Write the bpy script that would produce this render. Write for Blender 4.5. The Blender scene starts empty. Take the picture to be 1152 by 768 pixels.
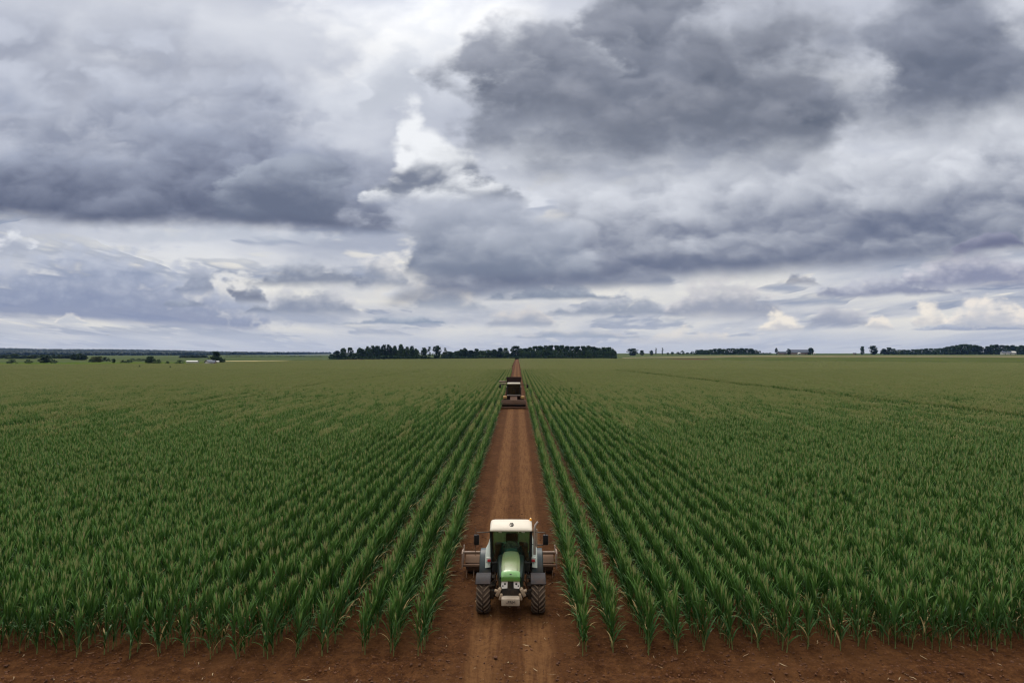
import bpy, bmesh, math, random
import numpy as np
from mathutils import Vector, Matrix, noise as mnoise

S = bpy.context.scene
COL = S.collection
R = math.radians
PI = math.pi

# ---------------------------------------------------------------- camera
# photograph: 1152 x 768, horizon at y = 397, vanishing point of the track at x = 582, lens about 24 mm
CAM_H = 9.4
F_PX = 768.0
VX, VY = 582.0, 397.0
cam_d = bpy.data.cameras.new('camera')
cam_d.lens = 24.0
cam_d.sensor_width = 36.0
cam_d.clip_start = 0.1
cam_d.clip_end = 60000
cam = bpy.data.objects.new('camera', cam_d)
COL.objects.link(cam)
cam.location = (0, 0, CAM_H)
cam.rotation_euler = (R(90) + math.atan(13 / F_PX), 0, math.atan(6 / F_PX))
S.camera = cam

S.view_settings.view_transform = 'Standard'
S.view_settings.look = 'None'
S.view_settings.gamma = 1
S.view_settings.exposure = 0
S.view_settings.use_curve_mapping = False
S.render.engine = 'CYCLES'
S.cycles.max_bounces = 5
S.cycles.diffuse_bounces = 2
S.cycles.glossy_bounces = 2
S.cycles.transmission_bounces = 4
S.cycles.transparent_max_bounces = 8
S.cycles.volume_bounces = 0
S.cycles.use_denoising = True
S.cycles.denoiser = 'OPENIMAGEDENOISE'
S.cycles.denoising_input_passes = 'RGB_ALBEDO_NORMAL'
S.cycles.denoising_prefilter = 'ACCURATE'
S.cycles.pixel_filter_type = 'BLACKMAN_HARRIS'
S.cycles.filter_width = 1.2
S.cycles.caustics_reflective = False
S.cycles.caustics_refractive = False


def lin(r, g, b):
    def f(c):
        c /= 255.0
        return c / 12.92 if c <= 0.04045 else ((c + 0.055) / 1.055) ** 2.4
    return (f(r), f(g), f(b), 1.0)


class NT:
    """small helper for writing node trees as expressions"""
    def __init__(self, tree):
        self.t = tree
        self.memo = {}
        tree.nodes.clear()

    def n(self, typ, **kw):
        nd = self.t.nodes.new(typ)
        for k, v in kw.items():
            setattr(nd, k, v)
        return nd

    @staticmethod
    def key(v):
        return (v.node.name, v.identifier) if isinstance(v, bpy.types.NodeSocket) else v

    def put(self, sock, v):
        if isinstance(v, bpy.types.NodeSocket):
            self.t.links.new(v, sock)
        else:
            sock.default_value = v

    def m(self, op, a, b=None, c=None, clamp=False):
        mk = (op, self.key(a), self.key(b), self.key(c), clamp)
        if mk in self.memo:
            return self.memo[mk]
        nd = self.n('ShaderNodeMath', operation=op, use_clamp=clamp)
        self.memo[mk] = nd.outputs[0]
        self.put(nd.inputs[0], a)
        if b is not None:
            self.put(nd.inputs[1], b)
        if c is not None:
            self.put(nd.inputs[2], c)
        return nd.outputs[0]

    def add(self, a, b): return self.m('ADD', a, b)
    def sub(self, a, b): return self.m('SUBTRACT', a, b)
    def mul(self, a, b): return self.m('MULTIPLY', a, b)
    def div(self, a, b): return self.m('DIVIDE', a, b)
    def mad(self, a, b, c): return self.m('MULTIPLY_ADD', a, b, c)

    def sstep(self, x, lo, hi, a=0.0, b=1.0):
        mk = ('sstep', self.key(x), self.key(lo), self.key(hi), a, b)
        if mk in self.memo:
            return self.memo[mk]
        nd = self.n('ShaderNodeMapRange', interpolation_type='SMOOTHSTEP')
        self.memo[mk] = nd.outputs[0]
        self.put(nd.inputs[0], x)
        self.put(nd.inputs[1], lo); self.put(nd.inputs[2], hi)
        self.put(nd.inputs[3], a); self.put(nd.inputs[4], b)
        return nd.outputs[0]

    def xyz(self, x, y, z):
        nd = self.n('ShaderNodeCombineXYZ')
        for i, v in enumerate((x, y, z)):
            self.put(nd.inputs[i], v)
        return nd.outputs[0]

    def sep(self, v):
        nd = self.n('ShaderNodeSeparateXYZ')
        self.put(nd.inputs[0], v)
        return nd.outputs

    def noise(self, vec, scale, detail=4.0, rough=0.5, dist=0.0, dims='3D', lac=2.0):
        nd = self.n('ShaderNodeTexNoise', noise_dimensions=dims)
        self.put(nd.inputs['Vector'], vec)
        nd.inputs['Scale'].default_value = scale
        nd.inputs['Detail'].default_value = detail
        nd.inputs['Roughness'].default_value = rough
        nd.inputs['Lacunarity'].default_value = lac
        nd.inputs['Distortion'].default_value = dist
        return nd.outputs

    def mix(self, f, a, b, blend='MIX'):
        nd = self.n('ShaderNodeMix', data_type='RGBA', blend_type=blend)
        nd.clamp_factor = True
        self.put(nd.inputs[0], f)
        self.put(nd.inputs[6], a)
        self.put(nd.inputs[7], b)
        return nd.outputs[2]

    def ramp(self, f, stops, interp='LINEAR'):
        nd = self.n('ShaderNodeValToRGB')
        cr = nd.color_ramp
        cr.interpolation = interp
        while len(cr.elements) < len(stops):
            cr.elements.new(0.5)
        for e, (p, c) in zip(cr.elements, stops):
            e.position = p
            e.color = c if len(c) == 4 else (*c, 1)
        self.put(nd.inputs[0], f)
        return nd.outputs[0]
OVERHEAD = 1.75
D = dict
# (centre x, base y, half width, height, colour of the underside, colour of the lit top)
LOW = [
 ((250, 270, 150, 26, (200,206,216), (232,233,236)), D(op=.6)),
 ((258, 336, 60, 28, (226,224,222), (248,245,238)), D(op=.8, sb=.4)),
 ((463, 336, 50, 60, (222,219,215), (246,242,234)), D(op=.8, sb=.4)),
 ((770, 386, 90, 16, (205,205,207), (238,230,218)), D(op=.7)),
 ((110, 360, 215, 88, (134,145,174), (192,198,213)), D(tilt=.06, op=.9, sb=.06, lit=1.1)),
 ((78, 364, 20, 12, (196,200,208), (236,231,224)), D()),
 ((350, 352, 62, 36, (136,145,166), (210,210,214)), D()),
 ((440, 364, 66, 10, (138,152,174), (180,188,200)), D(op=.85)),
 ((430, 322, 36, 40, (146,153,170), (228,226,225)), D()),
 ((503, 347, 50, 34, (156,164,180), (232,227,221)), D()),
 ((588, 367, 42, 24, (160,167,183), (218,213,210)), D()),
 ((700, 354, 86, 22, (144,153,172), (200,202,209)), D()),
 ((620, 336, 80, 20, (122,134,156), (172,180,194)), D()),
 ((655, 380, 80, 10, (160,170,186), (208,207,208)), D(op=.8)),
 ((815, 355, 66, 48, (148,154,172), (218,215,216)), D()),
 ((1000, 332, 92, 22, (134,140,165), (194,196,208)), D(tilt=-.02)),
 ((940, 366, 40, 28, (154,160,178), (206,205,210)), D()),
 ((1100, 322, 95, 52, (132,137,164), (214,212,220)), D(tilt=-.03)),
 ((876, 371, 30, 18, (206,204,205), (250,241,226)), D(lit=.6)),
 ((988, 370, 18, 16, (200,200,204), (246,237,224)), D(lit=.6)),
 ((1044, 367, 26, 26, (204,202,204), (251,242,228)), D(lit=.6)),
 ((1112, 368, 56, 38, (196,197,204), (247,238,227)), D(lit=.7)),
 ((1088, 371, 80, 7, (146,157,183), (180,188,204)), D(op=.8)),
 ((345, 320, 75, 36, (122,131,152), (196,200,210)), D()),
 ((221, 328, 27, 40, (134,143,165), (184,189,203)), D()),
 ((208, 344, 20, 11, (138,147,168), (170,177,192)), D()),
 ((277, 338, 18, 17, (102,111,135), (150,157,174)), D(sb=.3)),
 ((282, 351, 15, 11, (134,143,163), (175,180,193)), D(sb=.3)),
 ((13, 282, 22, 26, (172,178,194), (232,234,239)), D()),
 ((905, 320, 24, 10, (118,124,146), (160,165,181)), D(sb=.4, op=.7)),
]
CLOUDS = [
 ((470, 110, 170, 150, (226,230,238), (255,255,255)), D(sb=.5, st=.5, bw=1.0, op=.95)),
 ((110, 95, 270, 150, (146,152,170), (194,199,212)), D(sb=.35, st=.4, bw=.7, op=.75)),
 # broad band across the right
 ((640, 322, 120, 26, (134,141,160), (176,182,196)), D(sb=.3, op=.8)),
 ((900, 301, 470, 190, (103,111,134), (226,229,236)), D(tilt=-.08, sb=0.07, lit=.92, sq=4.0, nk=.4, rk=.2)),
 ((540, 308, 110, 130, (118,127,147), (210,214,223)), D(sb=0.07, sq=2.0, rk=.2, nk=.45)),
 ((1135, 279, 45, 24, (110,114,140), (150,152,172)), D(tilt=-.1, sb=0.2)),
 # middle
 ((350, 235, 300, 190, (164,170,187), (218,222,231)), D(sb=0.4, bw=.5, op=.75)),
 ((450, 110, 85, 70, (172,178,191), (214,218,227)), D(sb=0.45, bw=.7, op=.6, rk=.2)),
 # left mass
 ((150, 215, 330, 210, (134,141,161), (200,205,218)), D(sb=0.3, bw=.6, lit=.9, op=.92, sq=3.0, rk=.28)),
 ((190, 250, 290, 160, (89,96,119), (170,177,195)), D(sb=0.06, lit=1.0, sq=3.0, tilt=.03, rk=.22)),
 ((320, 246, 80, 95, (100,108,129), (168,175,190)), D(sb=0.08, rk=.25)),
 ((490, 222, 115, 125, (122,129,146), (244,246,249)), D(sb=0.07, lit=.48, rk=.32)),
 # upper right dark
 ((738, 172, 236, 290, (99,106,122), (168,172,184)), D(sb=0.18, st=.28, lit=1.1, sq=2.6, bw=.6, nk=.75, pk=.45, rk=.26)),
 ((850, 115, 120, 140, (84,90,104), (114,119,132)), D(sb=0.3, st=.4, bw=.8, op=.42, nk=.4, pk=.25, rk=.15)),
 ((745, 138, 150, 34, (116,121,134), (168,171,181)), D(sb=.5, st=.6, bw=.8, op=.5, rk=.1)),
 ((1095, 126, 185, 230, (101,108,125), (158,163,177)), D(sb=0.2, st=.30, bw=.6, nk=.5, pk=.35, rk=.22)),
]

# ---------------------------------------------------------------- sky and light
SUN_EL, SUN_AZ = R(50), R(-10)          # brightest part of the overcast: ahead and a little to the left
world = bpy.data.worlds.new('World')
S.world = world
world.use_nodes = True
W = NT(world.node_tree)
d = W.n('ShaderNodeTexCoord').outputs['Generated']
dx, dy, dz = W.sep(d)
dist = W.m('MAXIMUM', W.m('ABSOLUTE', dy), 0.02)
u = W.div(dx, dist)                      # tangent of azimuth / elevation: a direction on the sky, the same from anywhere
v = W.m('MAXIMUM', W.div(dz, dist), 0.0)
U = W.mad(u, F_PX, VX)
V = W.mad(v, -F_PX, VY)
# flat cloud deck seen in perspective
den = W.add(v, 0.11)
qx, qy = W.div(u, den), W.div(1.0, den)
Q = W.xyz(qx, qy, 0.0)
P = W.xyz(W.mul(u, 1.0), W.mul(W.m('POWER', W.add(v, 0.03), 0.75), 1.7), 0.0)
big = W.noise(P, 3.2, 6.0, 0.50, 0.0, '2D')
bigC = W.sep(big['Color'])
fine = W.noise(P, 9.0, 5.0, 0.54, 0.0, '2D')
fineC = W.sep(fine['Color'])
n1 = W.mad(bigC[0], 2.0, -1.0)
n2 = W.mad(bigC[1], 2.0, -1.0)
f1 = W.mad(fineC[0], 2.0, -1.0)
f2 = W.mad(fineC[1], 2.0, -1.0)
wx = W.mad(n1, 150.0, W.mad(f1, 45.0, 0.0))
wy = W.mad(n2, 90.0, W.mad(f2, 40.0, 0.0))
# warps shrink towards the horizon
persp = W.sstep(v, 0.0, 0.35, 0.22, 1.0)
Uw = W.mad(wx, persp, U)
Vw = W.mad(wy, persp, V)
Vb = W.mad(W.mad(n2, 15.0, W.mul(f2, 13.0)), persp, V)     # calmer warp for the flat bases

# soft overcast behind everything
q0 = W.xyz(W.div(u, W.add(v, 0.09)), W.mul(W.m('LOGARITHM', W.add(v, 0.045), math.e), 2.6), 3.7)
dk = W.noise(q0, 0.7, 5.0, 0.52, 0.0, '2D')['Color']
dks = W.sep(dk)
deck_hi = W.ramp(dks[0], [(0.34, lin(226, 229, 236)), (0.50, lin(202, 206, 217)), (0.66, lin(172, 178, 194))])
deck_lo = W.ramp(dks[0], [(0.34, lin(232, 229, 222)), (0.50, lin(208, 209, 213)), (0.66, lin(168, 175, 192))])
base = W.mix(W.sstep(v, 0.06, 0.2), deck_lo, deck_hi)
col = base

# rounded billows for the cloud edges, and which side of each billow faces the light
def puffs(vec, sc, det=3.0):
    vo = W.n('ShaderNodeTexVoronoi', feature='F1', voronoi_dimensions='2D')
    W.put(vo.inputs['Vector'], vec)
    vo.inputs['Scale'].default_value = sc
    vo.inputs['Detail'].default_value = det
    vo.inputs['Roughness'].default_value = 0.5
    return W.mad(vo.outputs['Distance'], -2.4, 1.1)
def shifted(vec, dvec, k, by=(0, 0, 0)):
    nd = W.n('ShaderNodeVectorMath', operation='MULTIPLY_ADD')
    W.put(nd.inputs[0], dvec); nd.inputs[1].default_value = (k, k, 0); W.put(nd.inputs[2], vec)
    nd2 = W.n('ShaderNodeVectorMath', operation='ADD')
    W.put(nd2.inputs[0], nd.outputs[0]); nd2.inputs[1].default_value = by
    return nd2.outputs[0]
pf = puffs(shifted(P, fine['Color'], 0.10), 5.0)
pf_up = puffs(shifted(P, fine['Color'], 0.10, (-0.004, 0.030, 0)), 5.0)
relief = W.sub(pf, pf_up)

# rows of small flat-based cumulus, receding to the horizon
qn = W.noise(q0, 1.6, 3.0, 0.5, 0.0, '2D')['Color']
qpf = puffs(shifted(q0, qn, 0.15), 2.4, 2.0)
def small_clouds(col, sc, off, w, h, dark, light, op, rarity):
    nd = W.n('ShaderNodeVectorMath', operation='ADD')
    W.put(nd.inputs[0], shifted(q0, qn, 0.34)); nd.inputs[1].default_value = (off, off * 1.7, 0)
    vo = W.n('ShaderNodeTexVoronoi', feature='F1', voronoi_dimensions='2D')
    W.put(vo.inputs['Vector'], nd.outputs[0]); vo.inputs['Scale'].default_value = sc
    vo.inputs['Randomness'].default_value = 0.85
    df = W.n('ShaderNodeVectorMath', operation='SUBTRACT')
    W.put(df.inputs[0], nd.outputs[0]); W.put(df.inputs[1], vo.outputs['Position'])
    lx, ly, _ = W.sep(df.outputs[0])
    cr = W.sep(vo.outputs['Color'])
    sz = W.mad(cr[0], 0.9, 0.45)
    X = W.div(W.mul(lx, sc / w), sz)
    Y = W.div(W.mad(ly, sc, h * 0.45), W.mul(sz, h))
    prof = W.sub(1.0, W.mul(X, X))
    top = W.sstep(W.mad(qpf, 0.55, W.sub(prof, Y)), -0.05, 0.35)
    bot = W.sstep(Y, -0.12, 0.16)
    a = W.mul(W.mul(top, bot), W.mul(op, W.sstep(cr[1], rarity, rarity + 0.15)))
    sh = W.sstep(W.mad(qpf, 0.22, W.div(Y, W.m('MAXIMUM', prof, 0.25))), 0.02, 0.80)
    return W.mix(a, col, W.mix(sh, lin(*dark), lin(*light)))
SM = col
SM = small_clouds(SM, 0.75, 7.7, 0.60, 0.95, (143, 154, 178), (226, 225, 221), 0.75, 0.12)
SM = small_clouds(SM, 1.15, 1.4, 0.56, 0.85, (136, 148, 174), (234, 230, 222), 0.75, 0.20)
col = W.mix(W.sstep(v, 0.30, 0.20), col, SM)
# paler air right at the horizon
col = W.mix(W.sstep(v, 0.0, 0.06, 0.80, 0.0), col, lin(198, 203, 212))

def cloud(col, cx, by, hw, h, dark, light, tilt=0.0, st=0.17, sb=0.10, op=1.0, nk=0.6, lit=1.0, sq=2.0, bw=0.0, pk=0.5, rk=0.32):
    """one cloud mass: centre x, base y, half width and height, all in the photograph's angular units"""
    X = W.div(W.sub(Uw, cx), hw)
    X2 = W.m('POWER', W.m('ABSOLUTE', X), sq)
    line = W.mad(W.sub(U, cx), tilt, by)
    Y = W.div(W.sub(line, W.mad(W.sub(Vw, Vb), bw, Vb)), h)
    Yw = W.div(W.sub(line, Vw), h)
    prof = W.sub(1.0, X2)
    n = W.mad(n2, 0.4, W.mad(f1, 0.25, W.mul(pf, pk)))
    top = W.sstep(W.mad(n, nk, W.sub(prof, Yw)), -st, st)
    bot = W.sstep(Y, -sb, sb)
    a = W.mul(W.mul(top, bot), op)
    t = W.div(Yw, W.m('MAXIMUM', W.mad(prof, 0.9, 0.15), 0.12))
    t = W.add(W.mad(n2, 0.40, W.mad(f1, 0.18, W.mul(relief, rk))), t)
    sh = W.sstep(t, -0.10, lit)
    c = W.mix(sh, lin(*dark), lin(*light))
    return W.mix(a, col, c)

# low, distant clouds: finer billows
sn = W.noise(W.xyz(W.mul(U, 1 / 44.0), W.mul(V, 1 / 28.0), 0.0), 1.0, 5.0, 0.55, 0.0, '2D')['Color']
snc = W.sep(sn)
s1, s2, s3 = W.mad(snc[0], 2.0, -1.0), W.mad(snc[1], 2.0, -1.0), W.mad(snc[2], 2.0, -1.0)
ps = W.sstep(v, 0.0, 0.13, 0.45, 1.25)
Us = W.mad(W.mul(s1, 26.0), ps, U)
Vs = W.mad(W.mul(s2, 13.0), ps, V)
Vsb = W.mad(W.mul(s2, 4.0), ps, V)
spf = puffs(W.xyz(W.mad(s2, 0.25, W.mul(U, 1 / 26.0)), W.mad(s1, 0.25, W.mul(V, 1 / 17.0)), 0.0), 1.0, 2.0)
sn_ = W.mad(s3, 0.45, W.mul(spf, 0.40))
def low_cloud(col, cx, by, hw, h, dark, light, tilt=0.0, op=0.9, sb=0.16, st=0.30, lit=0.9):
    X = W.div(W.sub(Us, cx), hw)
    line = W.mad(W.sub(U, cx), tilt, by) if tilt else by
    prof = W.mad(W.mul(X, X), -1.0, 1.0)
    Y = W.div(W.sub(line, Vsb), h)
    Yw = W.div(W.sub(line, Vs), h)
    a = W.mul(W.sstep(W.mad(sn_, 0.6, W.sub(prof, Yw)), -st, st), W.mul(W.sstep(Y, -sb, sb), op))
    sh = W.sstep(W.mad(sn_, 0.35, W.div(Yw, W.m('MAXIMUM', prof, 0.3))), 0.0, lit)
    return W.mix(a, col, W.mix(sh, lin(*dark), lin(*light)))

for c in LOW:
    col = low_cloud(col, *c[0], **c[1])
for c in CLOUDS:
    col = cloud(col, *c[0], **c[1])

# overhead and behind the camera: unseen overcast, brightened above and darkened low behind to shape the light, thinner around the hidden sun
sx, sy, sz = math.sin(SUN_AZ) * math.cos(SUN_EL), math.cos(SUN_AZ) * math.cos(SUN_EL), math.sin(SUN_EL)
dot = W.n('ShaderNodeVectorMath', operation='DOT_PRODUCT')
W.put(dot.inputs[0], d)
dot.inputs[1].default_value = (sx, sy, sz)
glow = W.sstep(dot.outputs['Value'], 0.89, 0.99)
ovn = W.noise(d, 2.2, 6.0, 0.55, 0.3)['Fac']
over = W.ramp(ovn, [(0.35, lin(168, 166, 164)), (0.5, lin(212, 209, 204)), (0.62, lin(248, 245, 238))])
el_mask = W.sstep(dz, 0.46, 0.62)
back = W.sstep(dy, -0.1, 0.15, 1.0, 0.0)
col = W.mix(W.m('MAXIMUM', el_mask, back), col, over)
strength = W.mul(W.mad(glow, 1.0, W.mad(el_mask, OVERHEAD, 1.0)), W.mad(W.mul(back, W.sstep(dz, 0.75, 0.35)), -0.62, 1.0))

sky = W.n('ShaderNodeTexSky', sky_type='NISHITA')
sky.sun_disc = False
sky.sun_elevation = SUN_EL
sky.sun_rotation = SUN_AZ
bg_sky = W.n('ShaderNodeBackground')
W.put(bg_sky.inputs[0], sky.outputs[0])
bg_sky.inputs[1].default_value = 0.08
bg_cl = W.n('ShaderNodeBackground')
W.put(bg_cl.inputs[0], col)
W.put(bg_cl.inputs[1], strength)
mx = W.n('ShaderNodeMixShader')
mx.inputs[0].default_value = 0.96        # the cloud cover is nearly closed
W.t.links.new(bg_sky.outputs[0], mx.inputs[1])
W.t.links.new(bg_cl.outputs[0], mx.inputs[2])
W.t.links.new(mx.outputs[0], W.n('ShaderNodeOutputWorld').inputs[0])

sun_d = bpy.data.lights.new('sun', 'SUN')
sun_d.energy = 1.4
sun_d.angle = R(14)
sun_d.color = (1.0, 0.94, 0.84)
sun = bpy.data.objects.new('sun', sun_d)
COL.objects.link(sun)
sun.rotation_euler = (R(90) - SUN_EL, 0, PI - SUN_AZ)

# ---------------------------------------------------------------- helpers for objects
def tag(o, label=None, cat=None, group=None, kind=None):
    if label: o['label'] = label
    if cat: o['category'] = cat
    if group: o['group'] = group
    if kind: o['kind'] = kind
    return o


def link(o, parent=None):
    COL.objects.link(o)
    if parent is not None:
        o.parent = parent
    return o


def empty(name, loc=(0, 0, 0), rz=0.0, label=None, cat=None, group=None):
    o = bpy.data.objects.new(name, None)
    o.empty_display_size = 0.3
    o.location = loc
    o.rotation_euler = (0, 0, rz)
    link(o)
    return tag(o, label, cat, group)


def mesh_from(name, verts, faces, mats, fmat=None, smooth=False):
    me = bpy.data.meshes.new(name)
    me.from_pydata([tuple(p) for p in verts], [], faces)
    for mt in (mats if isinstance(mats, (list, tuple)) else [mats]):
        me.materials.append(mt)
    if fmat is not None:
        me.polygons.foreach_set('material_index', fmat)
    if smooth:
        me.polygons.foreach_set('use_smooth', [True] * len(faces))
    me.update()
    return me


def new_mat(name):
    mt = bpy.data.materials.new(name)
    mt.use_nodes = True
    return mt, NT(mt.node_tree)


def principled(nt, color, rough=0.6, **kw):
    p = nt.n('ShaderNodeBsdfPrincipled')
    nt.put(p.inputs['Base Color'], color)
    nt.put(p.inputs['Roughness'], rough)
    for k, vv in kw.items():
        nt.put(p.inputs[k], vv)
    return p


def out(nt, shader):
    o = nt.n('ShaderNodeOutputMaterial')
    nt.t.links.new(shader, o.inputs[0])
    return o


def bump(nt, h, strength=0.5, dist=0.05):
    b = nt.n('ShaderNodeBump')
    b.inputs['Strength'].default_value = strength
    b.inputs['Distance'].default_value = dist
    nt.put(b.inputs['Height'], h)
    return b.outputs[0]


# ---------------------------------------------------------------- ground
EDGE0 = 21.3
def edge_y(x):                      # near edge of the crop
    return EDGE0 + max(0.0, x - 4) * 0.055 + 0.25 * math.sin(x * 0.21) + (0.25 if -7 < x < -2 else 0)

def far_y(x):                       # far edge of the crop
    return float(np.interp(x, [-900, -340, -250, -240, -205, -158, -50, 120, 240, 400, 900], [470, 470, 500, 720, 760, 860, 1000, 1000, 690, 540, 540]))

def soil_height(x, y):
    """ruts of the track and the turning strip, clods and low undulation (numpy)"""
    z = np.zeros_like(x)
    near = np.clip((60 - y) / 40, 0, 1)
    # two wheel ruts on the track
    for cx in (-1.22, 0.76):
        z -= 0.055 * np.exp(-((x - cx) / 0.26) ** 4)
        z += 0.035 * np.exp(-((np.abs(x - cx) - 0.42) / 0.12) ** 2)
    # ridges of the headland, running across
    hy = np.clip((21.6 - y) / 1.0, 0, 1)
    for cy, a in ((20.55, 0.06), (20.05, -0.05), (19.4, 0.07), (18.9, -0.06), (18.2, 0.05)):
        w = 0.22 * np.sin(x * 0.35 + cy) + 0.1 * np.sin(x * 1.3 + cy * 3)
        mask = np.clip((np.abs(x + 0.23) - 1.6) / 0.8, 0, 1)
        z += a * np.exp(-((y - cy - w) / 0.22) ** 2) * hy * mask
    return z * near


xs = np.concatenate([-np.geomspace(6500, 26, 90), np.linspace(-25, 25, 620), np.geomspace(26, 6500, 90)])
ys = np.concatenate([np.linspace(-200, 14, 12), np.linspace(15, 32, 240), np.geomspace(32.3, 7500, 130)])
gx, gy = np.meshgrid(xs, ys)
gz = soil_height(gx, gy)
nn = np.zeros_like(gz)
msk = (np.abs(gx) < 25.5) & (gy > 14) & (gy < 33)
idx = np.argwhere(msk)
for i, j in idx:
    px, py = gx[i, j], gy[i, j]
    a = mnoise.fractal(Vector((px * 1.7, py * 1.7, 0.3)), 0.8, 2.1, 4)
    b = mnoise.noise(Vector((px * 7.0, py * 7.0, 4.1)))
    c = mnoise.noise(Vector((px * 16.0, py * 16.0, 9.1)))
    rut = min(abs(px + 1.22), abs(px - 0.76))
    k = 0.35 if rut < 0.42 else 1.0
    nn[i, j] = k * (0.034 * a + 0.075 * max(b - .05, 0.0) + 0.040 * max(c, -.1))
gz += nn
nx_, ny_ = len(xs), len(ys)
gv = np.stack([gx, gy, gz], -1).reshape(-1, 3)
ii, jj = np.meshgrid(np.arange(ny_ - 1), np.arange(nx_ - 1), indexing='ij')
q = (ii * nx_ + jj).ravel()
gf = np.stack([q, q + 1, q + nx_ + 1, q + nx_], -1)


def quads_mesh(name, v, f, mats, smooth=True):
    me = bpy.data.meshes.new(name)
    k = f.shape[1]
    me.vertices.add(len(v)); me.vertices.foreach_set('co', np.asarray(v, np.float32).ravel())
    me.loops.add(f.size); me.loops.foreach_set('vertex_index', f.ravel().astype(np.int32))
    me.polygons.add(len(f))
    me.polygons.foreach_set('loop_start', np.arange(0, f.size, k, dtype=np.int32))
    if smooth:
        me.polygons.foreach_set('use_smooth', np.ones(len(f), bool))
    for mt in mats:
        me.materials.append(mt)
    me.update(calc_edges=True)
    return me


m_ground, N = new_mat('ground_soil_and_pasture')
pos = N.n('ShaderNodeNewGeometry').outputs['Position']
px, py, pz = N.sep(pos)
n_big = N.noise(pos, 0.35, 5, 0.6)['Fac']
n_mid = N.noise(pos, 2.2, 6, 0.65)['Fac']
n_fin = N.noise(pos, 14.0, 4, 0.7)['Fac']
clod = N.noise(pos, 5.5, 6, 0.7, 0.4)['Fac']
soil = N.ramp(N.mad(n_mid, 0.35, N.mad(clod, 0.40, N.mul(n_fin, 0.25))), [(0.36, (0.018, 0.0062, 0.0026)), (0.47, (0.047, 0.0190, 0.0074)), (0.56, (0.081, 0.0345, 0.0130)), (0.68, (0.150, 0.070, 0.028))])
soil = N.mix(N.mul(N.sstep(n_big, 0.42, 0.65), 0.5), soil, (0.086, 0.039, 0.0155, 1))
# packed, paler wheel tracks, darker at their outer lips
wob = N.mad(N.noise(pos, 0.8, 3, 0.5)['Fac'], 0.20, px)
def band(cx, w):
    return N.sstep(N.m('ABSOLUTE', N.sub(wob, cx + 0.10)), w + 0.26, w - 0.16)
tr = N.m('MAXIMUM', band(-1.10, 0.42), band(0.64, 0.42))
mid = N.sstep(N.m('ABSOLUTE', N.add(wob, 0.13)), 1.75, 1.2)
lips = N.m('MAXIMUM', band(-1.72, 0.10), band(1.26, 0.10))
soil = N.mix(N.mul(mid, 0.30), soil, (0.104, 0.048, 0.019, 1))
strk = N.noise(N.xyz(N.mul(wob, 7.0), N.mul(py, 0.35), 0.0), 1.0, 4, 0.6)['Fac']
soil = N.mix(N.mul(mid, N.sstep(strk, 0.52, 0.40, 0.0, 0.55)), soil, (0.050, 0.020, 0.009, 1))
soil = N.mix(N.mul(tr, N.sstep(N.mad(strk, 0.5, N.mul(clod, 0.5)), 0.34, 0.60, 0.05, 0.62)), soil, (0.150, 0.073, 0.030, 1))
soil = N.mix(N.mul(lips, 0.35), soil, (0.045, 0.016, 0.006, 1))
# pale flecks of dry stalk
soil = N.mix(N.sstep(N.noise(pos, 31, 2, 0.5)['Fac'], 0.745, 0.77), soil, (0.30, 0.22, 0.14, 1))
# distant pasture beyond the crop, in strips
pn = N.noise(N.xyz(N.mul(px, 0.0011), N.mul(py, 0.006), 0.0), 1.0, 3, 0.5)['Fac']
past = N.ramp(pn, [(0.40, (0.032, 0.052, 0.010)), (0.5, (0.050, 0.070, 0.014)), (0.58, (0.085, 0.085, 0.026)), (0.62, (0.040, 0.062, 0.012))])
past = N.mix(N.mul(N.noise(pos, 0.02, 5, 0.6)['Fac'], 0.5), past, (0.030, 0.050, 0.018, 1))
farm = N.m('MAXIMUM', N.sstep(py, 1003, 1008), N.m('MAXIMUM', N.mul(N.sstep(px, -236, -262), N.sstep(py, 470, 500)), N.mul(N.sstep(px, 250, 300), N.sstep(py, 535, 560))))
gcol = N.mix(farm, soil, past)
gp = principled(N, gcol, 0.92)
gp.inputs['Specular IOR Level'].default_value = 0.04
hb = N.mad(n_fin, 0.6, N.mul(N.noise(pos, 40, 3, 0.6)['Fac'], 0.4))
N.put(gp.inputs['Normal'], bump(N, N.mad(clod, 0.9, hb), 1.0, 0.05))
out(N, gp.outputs[0])
ground = bpy.data.objects.new('ground', quads_mesh('ground', gv, gf, [m_ground]))
link(ground); tag(ground, kind='structure')

# ---------------------------------------------------------------- corn
m_leaf, N = new_mat('corn_leaf')
oi = N.n('ShaderNodeObjectInfo')
pos = N.n('ShaderNodeNewGeometry').outputs['Position']
patch = N.noise(pos, 0.035, 3, 0.55)['Fac']
pf2 = N.noise(pos, 0.9, 3, 0.6)['Fac']
lc = N.ramp(N.mad(patch, 0.65, N.mul(pf2, 0.35)), [(0.33, (0.004, 0.027, 0.007)), (0.5, (0.008, 0.046, 0.011)), (0.68, (0.021, 0.070, 0.014))])
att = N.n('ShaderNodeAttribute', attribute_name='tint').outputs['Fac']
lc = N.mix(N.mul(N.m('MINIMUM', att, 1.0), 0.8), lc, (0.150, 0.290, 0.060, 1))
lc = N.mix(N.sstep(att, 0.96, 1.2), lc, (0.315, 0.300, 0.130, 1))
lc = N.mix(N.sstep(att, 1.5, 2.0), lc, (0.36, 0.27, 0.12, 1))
pr = principled(N, lc, 0.45)
pr.inputs['Specular IOR Level'].default_value = 0.18
tr_ = N.n('ShaderNodeBsdfTranslucent')
N.put(tr_.inputs[0], N.mix(0.5, lc, (0.050, 0.15, 0.012, 1)))
mxs = N.n('ShaderNodeMixShader'); mxs.inputs[0].default_value = 0.12
N.t.links.new(pr.outputs[0], mxs.inputs[1]); N.t.links.new(tr_.outputs[0], mxs.inputs[2])
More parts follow.
